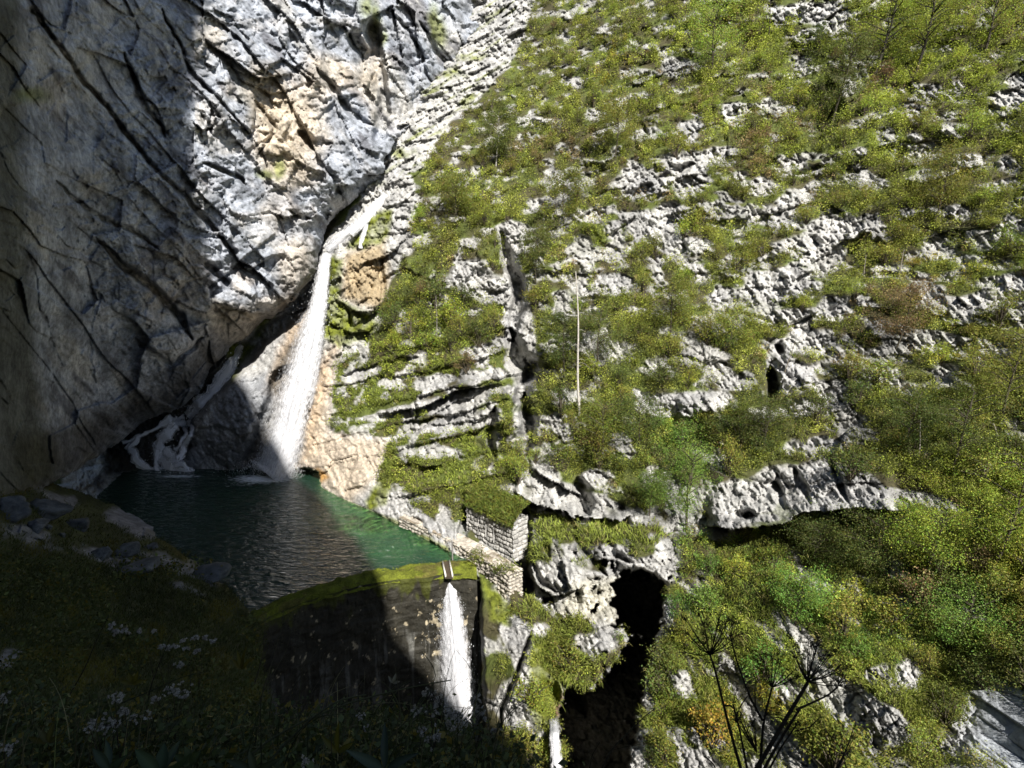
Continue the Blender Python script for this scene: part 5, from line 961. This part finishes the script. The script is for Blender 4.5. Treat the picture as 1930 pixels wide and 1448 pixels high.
# ================================================================== weeds at the viewpoint and grass on the shaded bank
er = np.random.default_rng(909)
n = 60000; u = er.uniform(-120, 520, n); v = er.uniform(905, 1470, n); ksd = inside(u, v, BANK); u, v = u[ksd], v[ksd]; rk_ = bnk.field(BRK, u, v); k = (er.random(len(u)) > rk_ * 1.3) & (er.random(len(u)) < .25 + .75 * sstep(960, 1120, v)); u, v = u[k][:17000], v[k][:17000]
Pt = bnk.p(u, v); Nn = bnk.normal(u, v); Dd = bnk.depth(u, v); nb = 6; R = np.repeat(Pt, nb, 0) + er.normal(0, 1, (len(u) * nb, 3)) * np.repeat(Dd * .0035, nb)[:, None]
base = np.array([.060, .070, .018]) * np.exp(.5 * fbm(u / 50, v / 35, 3, 501) + .2 * er.normal(size=len(u)))[:, None]; base = np.where((fbm(u / 70, v / 40, 3, 502) > .18)[:, None], base * [1.7, 1.35, .8], base)
Ls = np.repeat(np.clip(Dd * .013, .14, .5), nb) * er.uniform(.6, 1.3, len(R))
a = blades(R, np.repeat(Nn, nb, 0), Ls, np.repeat(np.clip(Dd * .0012, .008, .06), nb), np.repeat(base, nb, 0), er, .6, .4)
mb = MB(); mb.add(*a)
u = er.uniform(-60, 480, 5200); v = er.uniform(1060, 1440, 5200); k = inside(u, v, BANK) & (fbm(u / 60, v / 45, 3, 503) > -.05); u, v = u[k], v[k]; Pt = bnk.p(u, v); Dd = bnk.depth(u, v); nl = 7
Cn = np.repeat(Pt, nl, 0) + er.normal(0, 1, (len(u) * nl, 3)) * np.repeat(Dd * .010, nl)[:, None] + [0, 0, .05]
cb_ = np.array([.065, .080, .022]) * np.exp(er.normal(0, .3, (len(u), 1))); cb_ = np.where(er.random((len(u), 1)) < .18, np.array([.13, .115, .02]), cb_)
mb.add(*leafcloud(Cn, np.repeat(Dd * .0078, nl), np.repeat(cb_, nl, 0), er))
o = mb.build('bank_grass', M_GRASS); kind(o, 'stuff', 'dark grass and small leafy weeds on the shaded left bank', 'grass')
# weeds on the near ground
mb = MB(); n = 7000; u = er.uniform(-150, 1120, n); v = er.uniform(1325, 1560, n) ; k = inside(u, v, GROUND); u, v = u[k], v[k]; Pt = gnd.p(u, v); Dd = gnd.depth(u, v)
nb = 4; R = np.repeat(Pt, nb, 0) + er.normal(0, .03, (len(u) * nb, 3)); Nn = np.tile([0, -.3, .6], (len(R), 1)); base = np.array([.055, .062, .018]) * np.exp(er.normal(0, .35, (len(R), 1)))
mb.add(*blades(R, Nn, er.uniform(.10, .34, len(R)), .006, base, er, .5, .2))
hl = er.random(len(u)) ** 1.6 * .34; Cn = np.repeat(Pt + np.array([0, 0, 1.0]) * hl[:, None], 3, 0) + er.normal(0, .045, (len(u) * 3, 3)); cl_ = np.array([.055, .072, .022]) * np.exp(er.normal(0, .35, (len(Cn), 1))); cl_ = np.where(er.random((len(Cn), 1)) < .16, np.array([.17, .14, .025]), cl_)
mb.add(*leafcloud(Cn, er.uniform(.03, .075, len(Cn)), cl_, er))
o = mb.build('weeds', M_GRASS); kind(o, 'stuff', 'dark tangle of weeds, leaves and grass in the shade at the viewpoint', 'weeds')

def path3(pts, D, n=14):
    p = np.array(pts, float); L = np.concatenate([[0], np.cumsum(np.hypot(*np.diff(p, axis=0).T))]); t = np.linspace(0, L[-1], n); ker = np.array([.25, .5, .25])
    u, v = (np.interp(t, L, p[:, i]) for i in (0, 1))
    for _ in range(2): u, v = (np.concatenate([[x[0]], np.convolve(x, ker, 'valid'), [x[-1]]]) for x in (u, v))
    D = np.linspace(D[0], D[1], n) if np.ndim(D) else D; return at(u, v, np.broadcast_to(D, u.shape))
DRY = np.array([.030, .024, .016])
def umbel(par, top, axis_, r, seed, rays=20, col=DRY, spread=1.15, seeds=9):
    q = np.random.default_rng(seed); axis_ = axis_ / np.linalg.norm(axis_); mb = MB(); org = np.array(par.location)
    for i in range(rays):
        d = q.normal(size=3); d /= np.linalg.norm(d); a = q.uniform(.15, spread); d = d - axis_ * (d @ axis_); d /= np.linalg.norm(d) + 1e-9; dirv = axis_ * math.cos(a) + d * math.sin(a)
        l = r * q.uniform(.75, 1.1); e = top + dirv * l + axis_ * l * .12; mb.tube([top, top + dirv * l * .5 + axis_ * .0, e], [r * .016, r * .012, r * .009], 4, col)
        for j in range(seeds):
            d2 = dirv + q.normal(0, .55, 3); d2 /= np.linalg.norm(d2); e2 = e + d2 * r * q.uniform(.12, .22); mb.tube([e, e2], [r * .007, r * .005], 3, col)
            s_ = r * .030; w = q.normal(size=3); w /= np.linalg.norm(w); z = np.cross(w, d2); mb.add([e2 - w * s_, e2 - z * s_ * .7, e2 + w * s_ * 1.0, e2 + d2 * s_ + z * s_ * .7], [(0, 1, 2, 3)], col * 1.2)
    return attach(mb.build('umbel', M_BARK), par)
def umbel_plant(stems, heads, label, seed, base, name='umbel_plant', col=DRY, cat='dried plant', group='dried umbel plants at the viewpoint'):
    t_ = thing(name, label, cat, tuple(base), group)
    for pts, D, r0, r1 in stems:
        mb = MB(); P = path3(pts, D); mb.tube(P, np.linspace(r0, r1, len(P)), 7, col); attach(mb.build('stem', M_BARK), t_)
    for i, (u, v, D, rpx, au, av, rays, spread) in enumerate(heads):
        top = at(u, v, D); ax = at(u + au, v + av, D + .08 * math.sin(seed + i)) - top; umbel(t_, top, ax, rpx * D / FP, seed + 17 * i, rays, col, spread)
    return t_
umbel_plant([([(1402, 1470), (1378, 1385), (1362, 1322), (1346, 1255), (1338, 1234)], 2.6, .0085, .005), ([(1366, 1330), (1376, 1330), (1383, 1336)], 2.6, .004, .004), ([(1412, 1470), (1396, 1385), (1382, 1328)], 2.58, .0065, .004), ([(1388, 1350), (1396, 1330), (1409, 1312)], 2.58, .003, .002)],
            [(1338, 1234, 2.6, 62, -10, -60, 24, 1.2), (1382, 1326, 2.58, 26, -2, -30, 12, 1.2)], 'dark dried umbel plant, leftmost of the silhouettes at lower right', 31, at(1404, 1480, 2.6))
umbel_plant([([(1410, 1475), (1452, 1405), (1490, 1340), (1522, 1287)], 2.3, .010, .007), ([(1426, 1475), (1470, 1395), (1508, 1335)], 2.36, .007, .005), ([(1500, 1338), (1530, 1325), (1562, 1310), (1580, 1294)], 2.34, .005, .003), ([(1432, 1475), (1436, 1395), (1440, 1355), (1455, 1297)], 2.4, .0075, .004),
             ([(1437, 1358), (1412, 1312), (1388, 1245), (1377, 1202)], 2.42, .006, .003), ([(1437, 1475), (1470, 1412), (1492, 1380), (1500, 1368)], 2.38, .005, .003), ([(1498, 1378), (1525, 1372), (1546, 1352)], 2.38, .003, .002), ([(1424, 1340), (1423, 1300), (1424, 1278)], 2.42, .003, .002)],
            [(1522, 1286, 2.3, 66, 20, -55, 26, 1.25), (1580, 1293, 2.34, 34, 16, -20, 13, 1.2), (1455, 1296, 2.4, 50, 4, -40, 18, 1.25), (1377, 1202, 2.42, 34, -3, -30, 14, 1.45), (1500, 1367, 2.38, 28, 10, -24, 12, 1.2), (1546, 1351, 2.38, 14, 10, -8, 8, 1.2), (1426, 1418, 2.4, 62, -18, -50, 14, .5), (1424, 1278, 2.42, 22, -6, -16, 10, 1.3)], 'tall dark dried umbel plant with many seed heads, middle of the silhouettes', 57, at(1428, 1482, 2.4))
umbel_plant([([(1566, 1475), (1580, 1445), (1590, 1424)], 2.2, .007, .004)], [(1590, 1423, 2.2, 46, 6, -30, 18, 1.3)], 'dark dried seed head poking in at the bottom edge, right of the tall one', 83, at(1564, 1480, 2.2))
umbel_plant([([(1358, 1475), (1345, 1440), (1328, 1425)], 2.5, .004, .003)], [(1326, 1424, 2.5, 14, -8, -8, 6, 1.0)], 'tiny dark sprig at the bottom edge under the umbel plants', 91, at(1360, 1480, 2.5))
PALE = np.array([.15, .135, .095])
def stalk(name, label, pts, D, r0, r1, col, cat='stem', group='loose stems at the viewpoint', twigs=()):
    P = path3(pts, D, 18); t_ = thing(name, label, cat, tuple(P[0]), group); mb = MB(); mb.tube(P, np.linspace(r0, r1, len(P)), 6, col); attach(mb.build('stem', M_BARK), t_)
    for tp, tD in twigs: mb = MB(); Q = path3(tp, tD, 8); mb.tube(Q, np.linspace(r1 * .9, r1 * .4, 8), 5, col); attach(mb.build('twig', M_BARK), t_)
    return t_
GS = np.array([.070, .078, .038])
stalk('weed_stem', 'long green stem arching over the weeds toward the dam waterfall', [(425, 1462), (510, 1392), (590, 1350), (680, 1318), (770, 1296), (850, 1282)], 3.0, .007, .003, GS)
stalk('weed_stem', 'thick straight green stem crossing below the arching one', [(480, 1470), (530, 1410), (590, 1352), (640, 1318), (690, 1310)], 2.9, .009, .004, GS, twigs=[([(590, 1352), (640, 1345), (700, 1346)], 2.9)])
stalk('weed_stem', 'dark slanting stem left of the white fluffy heads by the dam waterfall', [(640, 1470), (720, 1405), (790, 1335), (830, 1270), (795, 1228)], 3.2, .007, .002, GS * .7)
stalk('weed_stem', 'dark thin stem leaning over the left flower patch', [(268, 1380), (285, 1290), (305, 1240), (325, 1192)], 6.5, .008, .003, DRY)
stalk('weed_stem', 'long dark stem leaning right across the shaded bank grass', [(120, 1330), (160, 1260), (185, 1200), (205, 1160)], 8, .010, .003, DRY)
stalk('weed_stem', 'thin brown stem curving low across the left foreground', [(230, 1325), (290, 1300), (345, 1275), (392, 1265)], 5.2, .007, .003, GS * .6)
stalk('bare_twig', 'slanting bare brown twig in front of the shaded cave', [(1122, 1475), (1152, 1412), (1190, 1375), (1215, 1350), (1235, 1335)], 3.4, .006, .002, np.array([.05, .042, .022]), 'twig', twigs=[([(1150, 1415), (1190, 1405), (1240, 1400)], 3.4), ([(1190, 1375), (1210, 1330), (1222, 1295)], 3.4)])
stalk('bare_twig', 'thin upright bare twig left of the slanting one at the cave', [(1108, 1470), (1115, 1425), (1130, 1400)], 3.3, .004, .002, np.array([.05, .042, .022]), 'twig')
gq = np.random.default_rng(77); mbg = MB()
for i in range(260):
    uu = gq.uniform(-40, 960); vv_ = gq.uniform(1330, 1470); D_ = gq.uniform(2.8, 5.2); l_ = gq.uniform(40, 130) * 3.6 / D_; an = gq.normal(.5, .55); p0 = at(uu, vv_ + 20, D_); p2 = at(uu + l_ * math.sin(an), vv_ - l_ * math.cos(an), D_ + gq.normal(0, .15)); pm = at(uu + l_ * .35 * math.sin(an * .6), vv_ - l_ * .6 * math.cos(an * .6), D_)
    c_ = np.array([.11, .10, .05]) * np.exp(gq.normal(0, .4)) if gq.random() < .45 else np.array([.05, .06, .02]) * np.exp(gq.normal(0, .4)); t5 = np.linspace(0, 1, 6)[:, None]; mbg.tube((1 - t5) ** 2 * p0 + 2 * t5 * (1 - t5) * pm + t5 ** 2 * p2, np.linspace(.0035, .001, 6), 4, c_)
kind(mbg.build('dry_grass', M_BARK), 'stuff', 'thin dry grass stalks tangled through the weeds at the viewpoint', 'grass')
# pale dry seed heads over the dark dam face
umbel_plant([([(488, 1330), (515, 1240), (532, 1180)], 9, .012, .007), ([(500, 1300), (540, 1225), (546, 1200)], 9, .008, .005)], [(532, 1178, 9, 26, 8, -10, 12, 1.2), (548, 1205, 9, 20, 12, 2, 10, 1.2), (540, 1190, 9, 16, 10, -4, 8, 1.2)], 'pale dry umbel heads leaning out from the bank over the dark dam face', 131, at(486, 1340, 9), 'seed_plant', PALE * .55, 'dried plant', 'pale dry seed heads before the dam')
umbel_plant([([(480, 1290), (497, 1230), (500, 1182)], 10, .012, .007)], [(500, 1180, 10, 16, 2, -14, 10, 1.1), (512, 1205, 10, 18, 10, 6, 10, 1.1)], 'drooping pale seed head at the rim of the mossy bank', 141, at(478, 1300, 10), 'seed_plant', PALE * .5, 'dried plant', 'pale dry seed heads before the dam')
umbel_plant([([(520, 1380), (560, 1275), (598, 1226)], 6, .008, .004), ([(545, 1310), (580, 1260), (590, 1250)], 6, .005, .003)], [(598, 1226, 6, 16, 6, -10, 9, 1.2), (590, 1250, 6, 10, 6, 0, 7, 1.2)], 'single small dry seed head right of the pale umbel heads', 151, at(518, 1390, 6), 'seed_plant', PALE * .5, 'dried plant', 'pale dry seed heads before the dam')
umbel_plant([([(540, 1400), (590, 1300), (618, 1256)], 5.5, .006, .003)], [(618, 1256, 5.5, 14, 8, -6, 8, 1.2)], 'lowest small dry seed head before the dark dam face', 161, at(538, 1410, 5.5), 'seed_plant', PALE * .45, 'dried plant', 'pale dry seed heads before the dam')
# fluffy white seed heads
def fluffy(u, v, D, lab_, seed, heads, foot=(0, 90)):
    q = np.random.default_rng(seed); k = D / FP; base = at(u + foot[0], v + foot[1], D); t_ = thing('fluffy_herb', lab_, 'herb', tuple(base), 'herbs with white fluffy seed heads'); org = np.array(t_.location)
    for (du, dv, r) in heads:
        top = at(u + du, v + dv, D + q.uniform(-.1, .1)); mb = MB(); mb.tube([base, base * .5 + top * .5 + q.normal(0, 6, 3) * k, top], [.004, .003, .002], 5, DRY * 1.5); attach(mb.build('stem', M_BARK), t_)
        mb = MB(); nb_ = max(6, int(r * .9))
        for i in range(nb_):
            c = top + q.normal(0, 1, 3) * np.array([r, r, r * .55]) * k * .5; m = 16
            off = q.normal(size=(m, 3)); off /= np.linalg.norm(off, axis=1, keepdims=True); mb.add(*leafcloud(c + off * k * 3.0 * q.random((m, 1)), k * 4.2, np.array([.36, .345, .31]) * np.exp(q.normal(0, .2, (m, 1))), q, None, 0))
            mb.tube([top, c], [.0014, .001], 3, DRY * 1.5)
        attach(mb.build('seed_head', M_FLUFF), t_)
for i, a in enumerate([(330, 1304, 4.6, 'white fluffy herb in the left foreground, right of the big cluster', [(-6, -4, 16), (10, 0, 16), (20, 8, 8), (-38, 14, 9)]), (226, 1340, 3.8, 'biggest cluster of white fluffy seed heads in the left foreground', [(0, -22, 12), (10, 0, 16), (24, 14, 13), (-8, -30, 9), (52, 8, 8)]), (205, 1368, 3.7, 'low broad white fluffy herb below the biggest cluster', [(-8, 0, 18), (10, -2, 16), (-36, 4, 12), (-28, -10, 8)]),
                       (8, 1318, 4.2, 'white fluffy seed head cut by the left picture edge', [(0, 0, 14)]), (12, 1412, 3.2, 'small white fluffy tuft at the lower left edge', [(-4, 0, 10), (6, 6, 6)]), (218, 1187, 11, 'small white flower cluster high on the shaded bank', [(0, 0, 13), (12, 6, 9), (-8, -8, 5)]), (290, 1190, 11, 'two tiny white blooms right of the high flower cluster', [(0, 0, 4), (-28, 0, 4)]),
                       (315, 1220, 8.5, 'row of small white blooms on the bank grass', [(-12, -2, 7), (0, 2, 7), (14, -1, 7)]), (360, 1222, 8.5, 'small white blooms right of the row on the bank', [(-6, 0, 6), (10, 5, 8)]), (375, 1205, 9, 'scattered white blooms near the rim of the bank', [(-30, 2, 5), (-6, -3, 5), (12, 0, 6), (26, 4, 5)]), (340, 1250, 8, 'lone white bloom below the row on the bank', [(0, 0, 8)]),
                       (818, 1322, 3.9, 'tall white fluffy herb left of the dam waterfall foot', [(-10, -14, 14), (10, 0, 16), (0, 18, 14), (22, 22, 12), (-30, 20, 12)]), (862, 1345, 3.9, 'white fluffy herb in front of the dam waterfall foot', [(0, 0, 12), (14, 16, 12), (-14, 24, 12)]), (897, 1318, 4.0, 'white fluffy herb right of the dam waterfall foot', [(0, 0, 13), (6, 22, 10)]), (912, 1358, 4.0, 'rightmost white fluffy herb before the dark gorge', [(0, -6, 11), (18, 18, 9)]),
                       (795, 1380, 3.6, 'low white fluffy herb below the tall one by the waterfall', [(0, 0, 13), (18, 16, 12), (30, 4, 11)]), (680, 1352, 4.2, 'small white fluffy tuft among stems left of the waterfall', [(0, 0, 8), (8, 20, 6)]), (575, 1436, 2.7, 'white fluffy seed head at the bottom edge', [(0, 0, 14)])]): fluffy(a[0], a[1], a[2], a[3], 1000 + i, a[4])
# herbs with long leaves
def herb(u, v, D, lab_, seed, leaves, col):
    q = np.random.default_rng(seed); base = at(u, v, D); t_ = thing('leafy_herb', lab_, 'herb', tuple(base), 'leafy herbs at the viewpoint')
    for (du, dv, wpx, dz) in leaves:
        tip = at(u + du, v + dv, D + dz); ax = tip - base; l = np.linalg.norm(ax); view = CAM - base; view /= np.linalg.norm(view); sd_ = np.cross(ax / l, view + q.normal(0, .35, 3)); sd_ /= np.linalg.norm(sd_); nn = np.cross(sd_, ax / l)
        t = np.linspace(0, 1, 11)[:, None]; s = np.linspace(-1, 1, 5)[None]; wv = (np.sin(np.pi * np.clip(t, 0, 1) ** .8) ** .9 * .72 * wpx * D / FP * .5 + .001)
        P = base + t[..., None] * ax + (s * wv)[..., None] * sd_ + ((s ** 2) * wv * .35 - l * .10 * (t - .5) ** 2 * 4 * .6)[..., None] * nn
        i = np.arange(55).reshape(11, 5); mb = MB(); c = np.array(col) * .62 * (1 + .2 * np.cos(s * 3.1)[..., None]) * (1 + .15 * q.normal()) * np.ones((11, 5, 1)); mb.add(P, np.stack([i[:-1, :-1], i[1:, :-1], i[1:, 1:], i[:-1, 1:]], -1), np.clip(c, .004, .5).reshape(-1, 3)); attach(mb.build('leaf', M_GRASS, None, True), t_)
for i, a in enumerate([(725, 1450, 2.6, 'blue green herb with three long narrow leaves at the bottom', [(0, -88, 20, .1), (60, -30, 20, -.1), (-70, -35, 24, -.1)], (.045, .075, .055)), (300, 1462, 2.5, 'dark green herb with broad pointed leaves at lower left', [(10, -62, 30, .1), (60, -40, 34, 0), (-45, -50, 30, 0), (40, -70, 22, .2)], (.05, .085, .035)), (355, 1440, 2.7, 'herb with rounded green leaves right of the broad leaved one', [(-6, -34, 20, 0), (22, -22, 22, 0), (-26, -18, 20, 0)], (.06, .09, .035)),
                       (205, 1450, 2.7, 'grey green herb with drooping leaves at lower left', [(-30, -40, 20, 0), (-4, -58, 18, .1), (34, -26, 18, 0)], (.05, .08, .045)), (635, 1420, 3.0, 'herb with one yellowing upright leaf among the stems', [(2, -58, 14, 0), (-30, -34, 14, 0), (30, -20, 14, 0)], (.13, .13, .02)), (480, 1455, 2.6, 'dark herb with narrow leaves at the bottom middle', [(-10, -40, 18, 0), (50, -26, 16, 0), (-55, -24, 18, 0)], (.05, .07, .035)), (250, 1290, 5.0, 'small yellow leaved herb above the white fluffy cluster', [(-8, -22, 12, 0), (10, -24, 12, 0), (22, -8, 12, 0), (-24, -6, 12, 0)], (.15, .14, .02)), (90, 1400, 3.2, 'olive herb with small leaves at the far lower left', [(-20, -30, 14, 0), (10, -36, 14, 0), (32, -16, 14, 0), (-40, -10, 14, 0)], (.09, .09, .025)),
                       (740, 1288, 4.5, 'pale leaf sprig above the arching stem', [(-8, -14, 7, 0), (6, -18, 9, 0), (14, -4, 7, 0)], (.28, .28, .22)), (455, 1262, 9, 'yellow leaved shoot on the rim of the bank', [(-8, -36, 10, 0), (8, -44, 10, 0), (18, -22, 10, 0), (-18, -20, 10, 0), (4, -20, 10, 0)], (.17, .16, .03))]): herb(a[0], a[1], a[2], a[3], 1100 + i, a[4], a[5])
# ================================================================== sun, sky and an unseen rock mass added behind the viewpoint, outlined to shade the left side
SAZ, SEL = math.radians(21), math.radians(43)
S = np.array([math.sin(SAZ) * math.cos(SEL), -math.cos(SAZ) * math.cos(SEL), math.sin(SEL)])
YR = -45.0
edge = []
for (R, u, v) in [(hill, 960, 1470), (hill, 905, 1330), (hill, 860, 1300), (hill, 775, 1250), (hill, 735, 1160), (hill, 715, 1085), (None, 602, 938), (88.0, 520, 850), (87.0, 495, 800), (hill, 455, 715),
                  (clf, 395, 612), (clf, 410, 560), (clf, 380, 420), (clf, 368, 330), (clf, 355, 230), (clf, 372, 130), (clf, 392, 0), (clf, 410, -150)]:
    if R is None: p = at(u, v, d_level(v))
    elif isinstance(R, float): p = at(u, v, R)
    elif R is hill and v > 1070: p = at(u, v, 56.5 - (v - 1075) * .016)
    else: p = R.p(u, v)
    t = (p[1] - YR) / -S[1]; edge.append((p[0] + t * S[0], p[2] + t * S[2]))
print('ridge edge', [(round(a, 1), round(b, 1)) for a, b in edge])
edge = sorted(edge, key=lambda e: e[1])
zs = np.arange(-30, edge[-1][1] + 60, 1.5); ez = np.array([e[1] for e in edge]); ex = np.array([e[0] for e in edge])
xe = np.interp(zs, ez, ex); xe = np.convolve(np.pad(xe, 3, 'edge'), np.ones(7) / 7, 'valid')
xe = xe + .9 * fbm(zs / 6, zs * 0, 4, 141) - np.maximum(zs - edge[-1][1], 0) * .8
ns = np.linspace(0, 1, 40)
XX = xe[:, None] - 220 * ns[None] ** 1.5; ZZ = np.repeat(zs[:, None], 40, 1)
YY = YR - 1.5 * blocks(XX / 12, ZZ / 8, 142) - 1.0 * fbm(XX / 5, ZZ / 5, 3, 143); YY[:, 0] = YR
P = np.stack([XX, YY, ZZ], -1); n0 = P.reshape(-1, 3); H_, W_ = XX.shape; i = np.arange(H_ * W_).reshape(H_, W_)
q = np.stack([i[:-1, :-1], i[:-1, 1:], i[1:, 1:], i[1:, :-1]], -1).reshape(-1, 4)
back = n0 + np.array([6, -40.0, 0]); rim = np.concatenate([i[0], i[1:, -1], i[-1, -2::-1], i[-2:0:-1, 0]]); rj = np.roll(rim, -1)
qb = np.stack([rim, rim + H_ * W_, rj + H_ * W_, rj], -1)
P2 = np.concatenate([n0, back]); 
o = mesh_obj('ridge', P2, np.concatenate([q, q[:, ::-1] + H_ * W_, qb]), M_BANK, color=np.tile(np.array([.12, .12, .10]), (len(P2), 1))); kind(o, 'structure', 'unseen rock mass added behind the viewpoint, outlined to cast shade on the gorge', 'ridge')

sun_d = bpy.data.lights.new('sun', 'SUN'); sun = bpy.data.objects.new('sun', sun_d); COL.objects.link(sun)
sun_d.energy = 5.0; sun_d.angle = math.radians(.53); sun_d.color = (1.0, .955, .88)
sun.rotation_euler = Vector(S).to_track_quat('Z', 'Y').to_euler()
w = bpy.data.worlds.new('World'); scene.world = w; w.use_nodes = True; nt = w.node_tree
bg = nt.nodes['Background']; sky = nt.nodes.new('ShaderNodeTexSky'); sky.sky_type = 'NISHITA'; sky.sun_disc = False
sky.sun_elevation = SEL; sky.sun_rotation = math.atan2(S[0], S[1]); sky.altitude = 800
nt.links.new(sky.outputs[0], bg.inputs[0]); bg.inputs[1].default_value = .06
scene.view_settings.view_transform = 'Standard'; scene.view_settings.look = 'None'; scene.view_settings.exposure = .92; scene.view_settings.gamma = 1
c = scene.cycles
c.max_bounces = 8; c.diffuse_bounces = 2; c.glossy_bounces = 3; c.transmission_bounces = 4; c.transparent_max_bounces = 24
c.sample_clamp_indirect = 4; c.caustics_reflective = False; c.caustics_refractive = False
c.use_denoising = True; c.denoising_prefilter = 'ACCURATE'
print('norm', hill.normal(np.array([1880., 1900, 1850]), np.array([1380., 1420, 1330])), [float(hill.depth(np.array([a*1.0]),np.array([b*1.0]))[0]) for a,b in [(1800,1300),(1900,1300),(1900,1440)]])
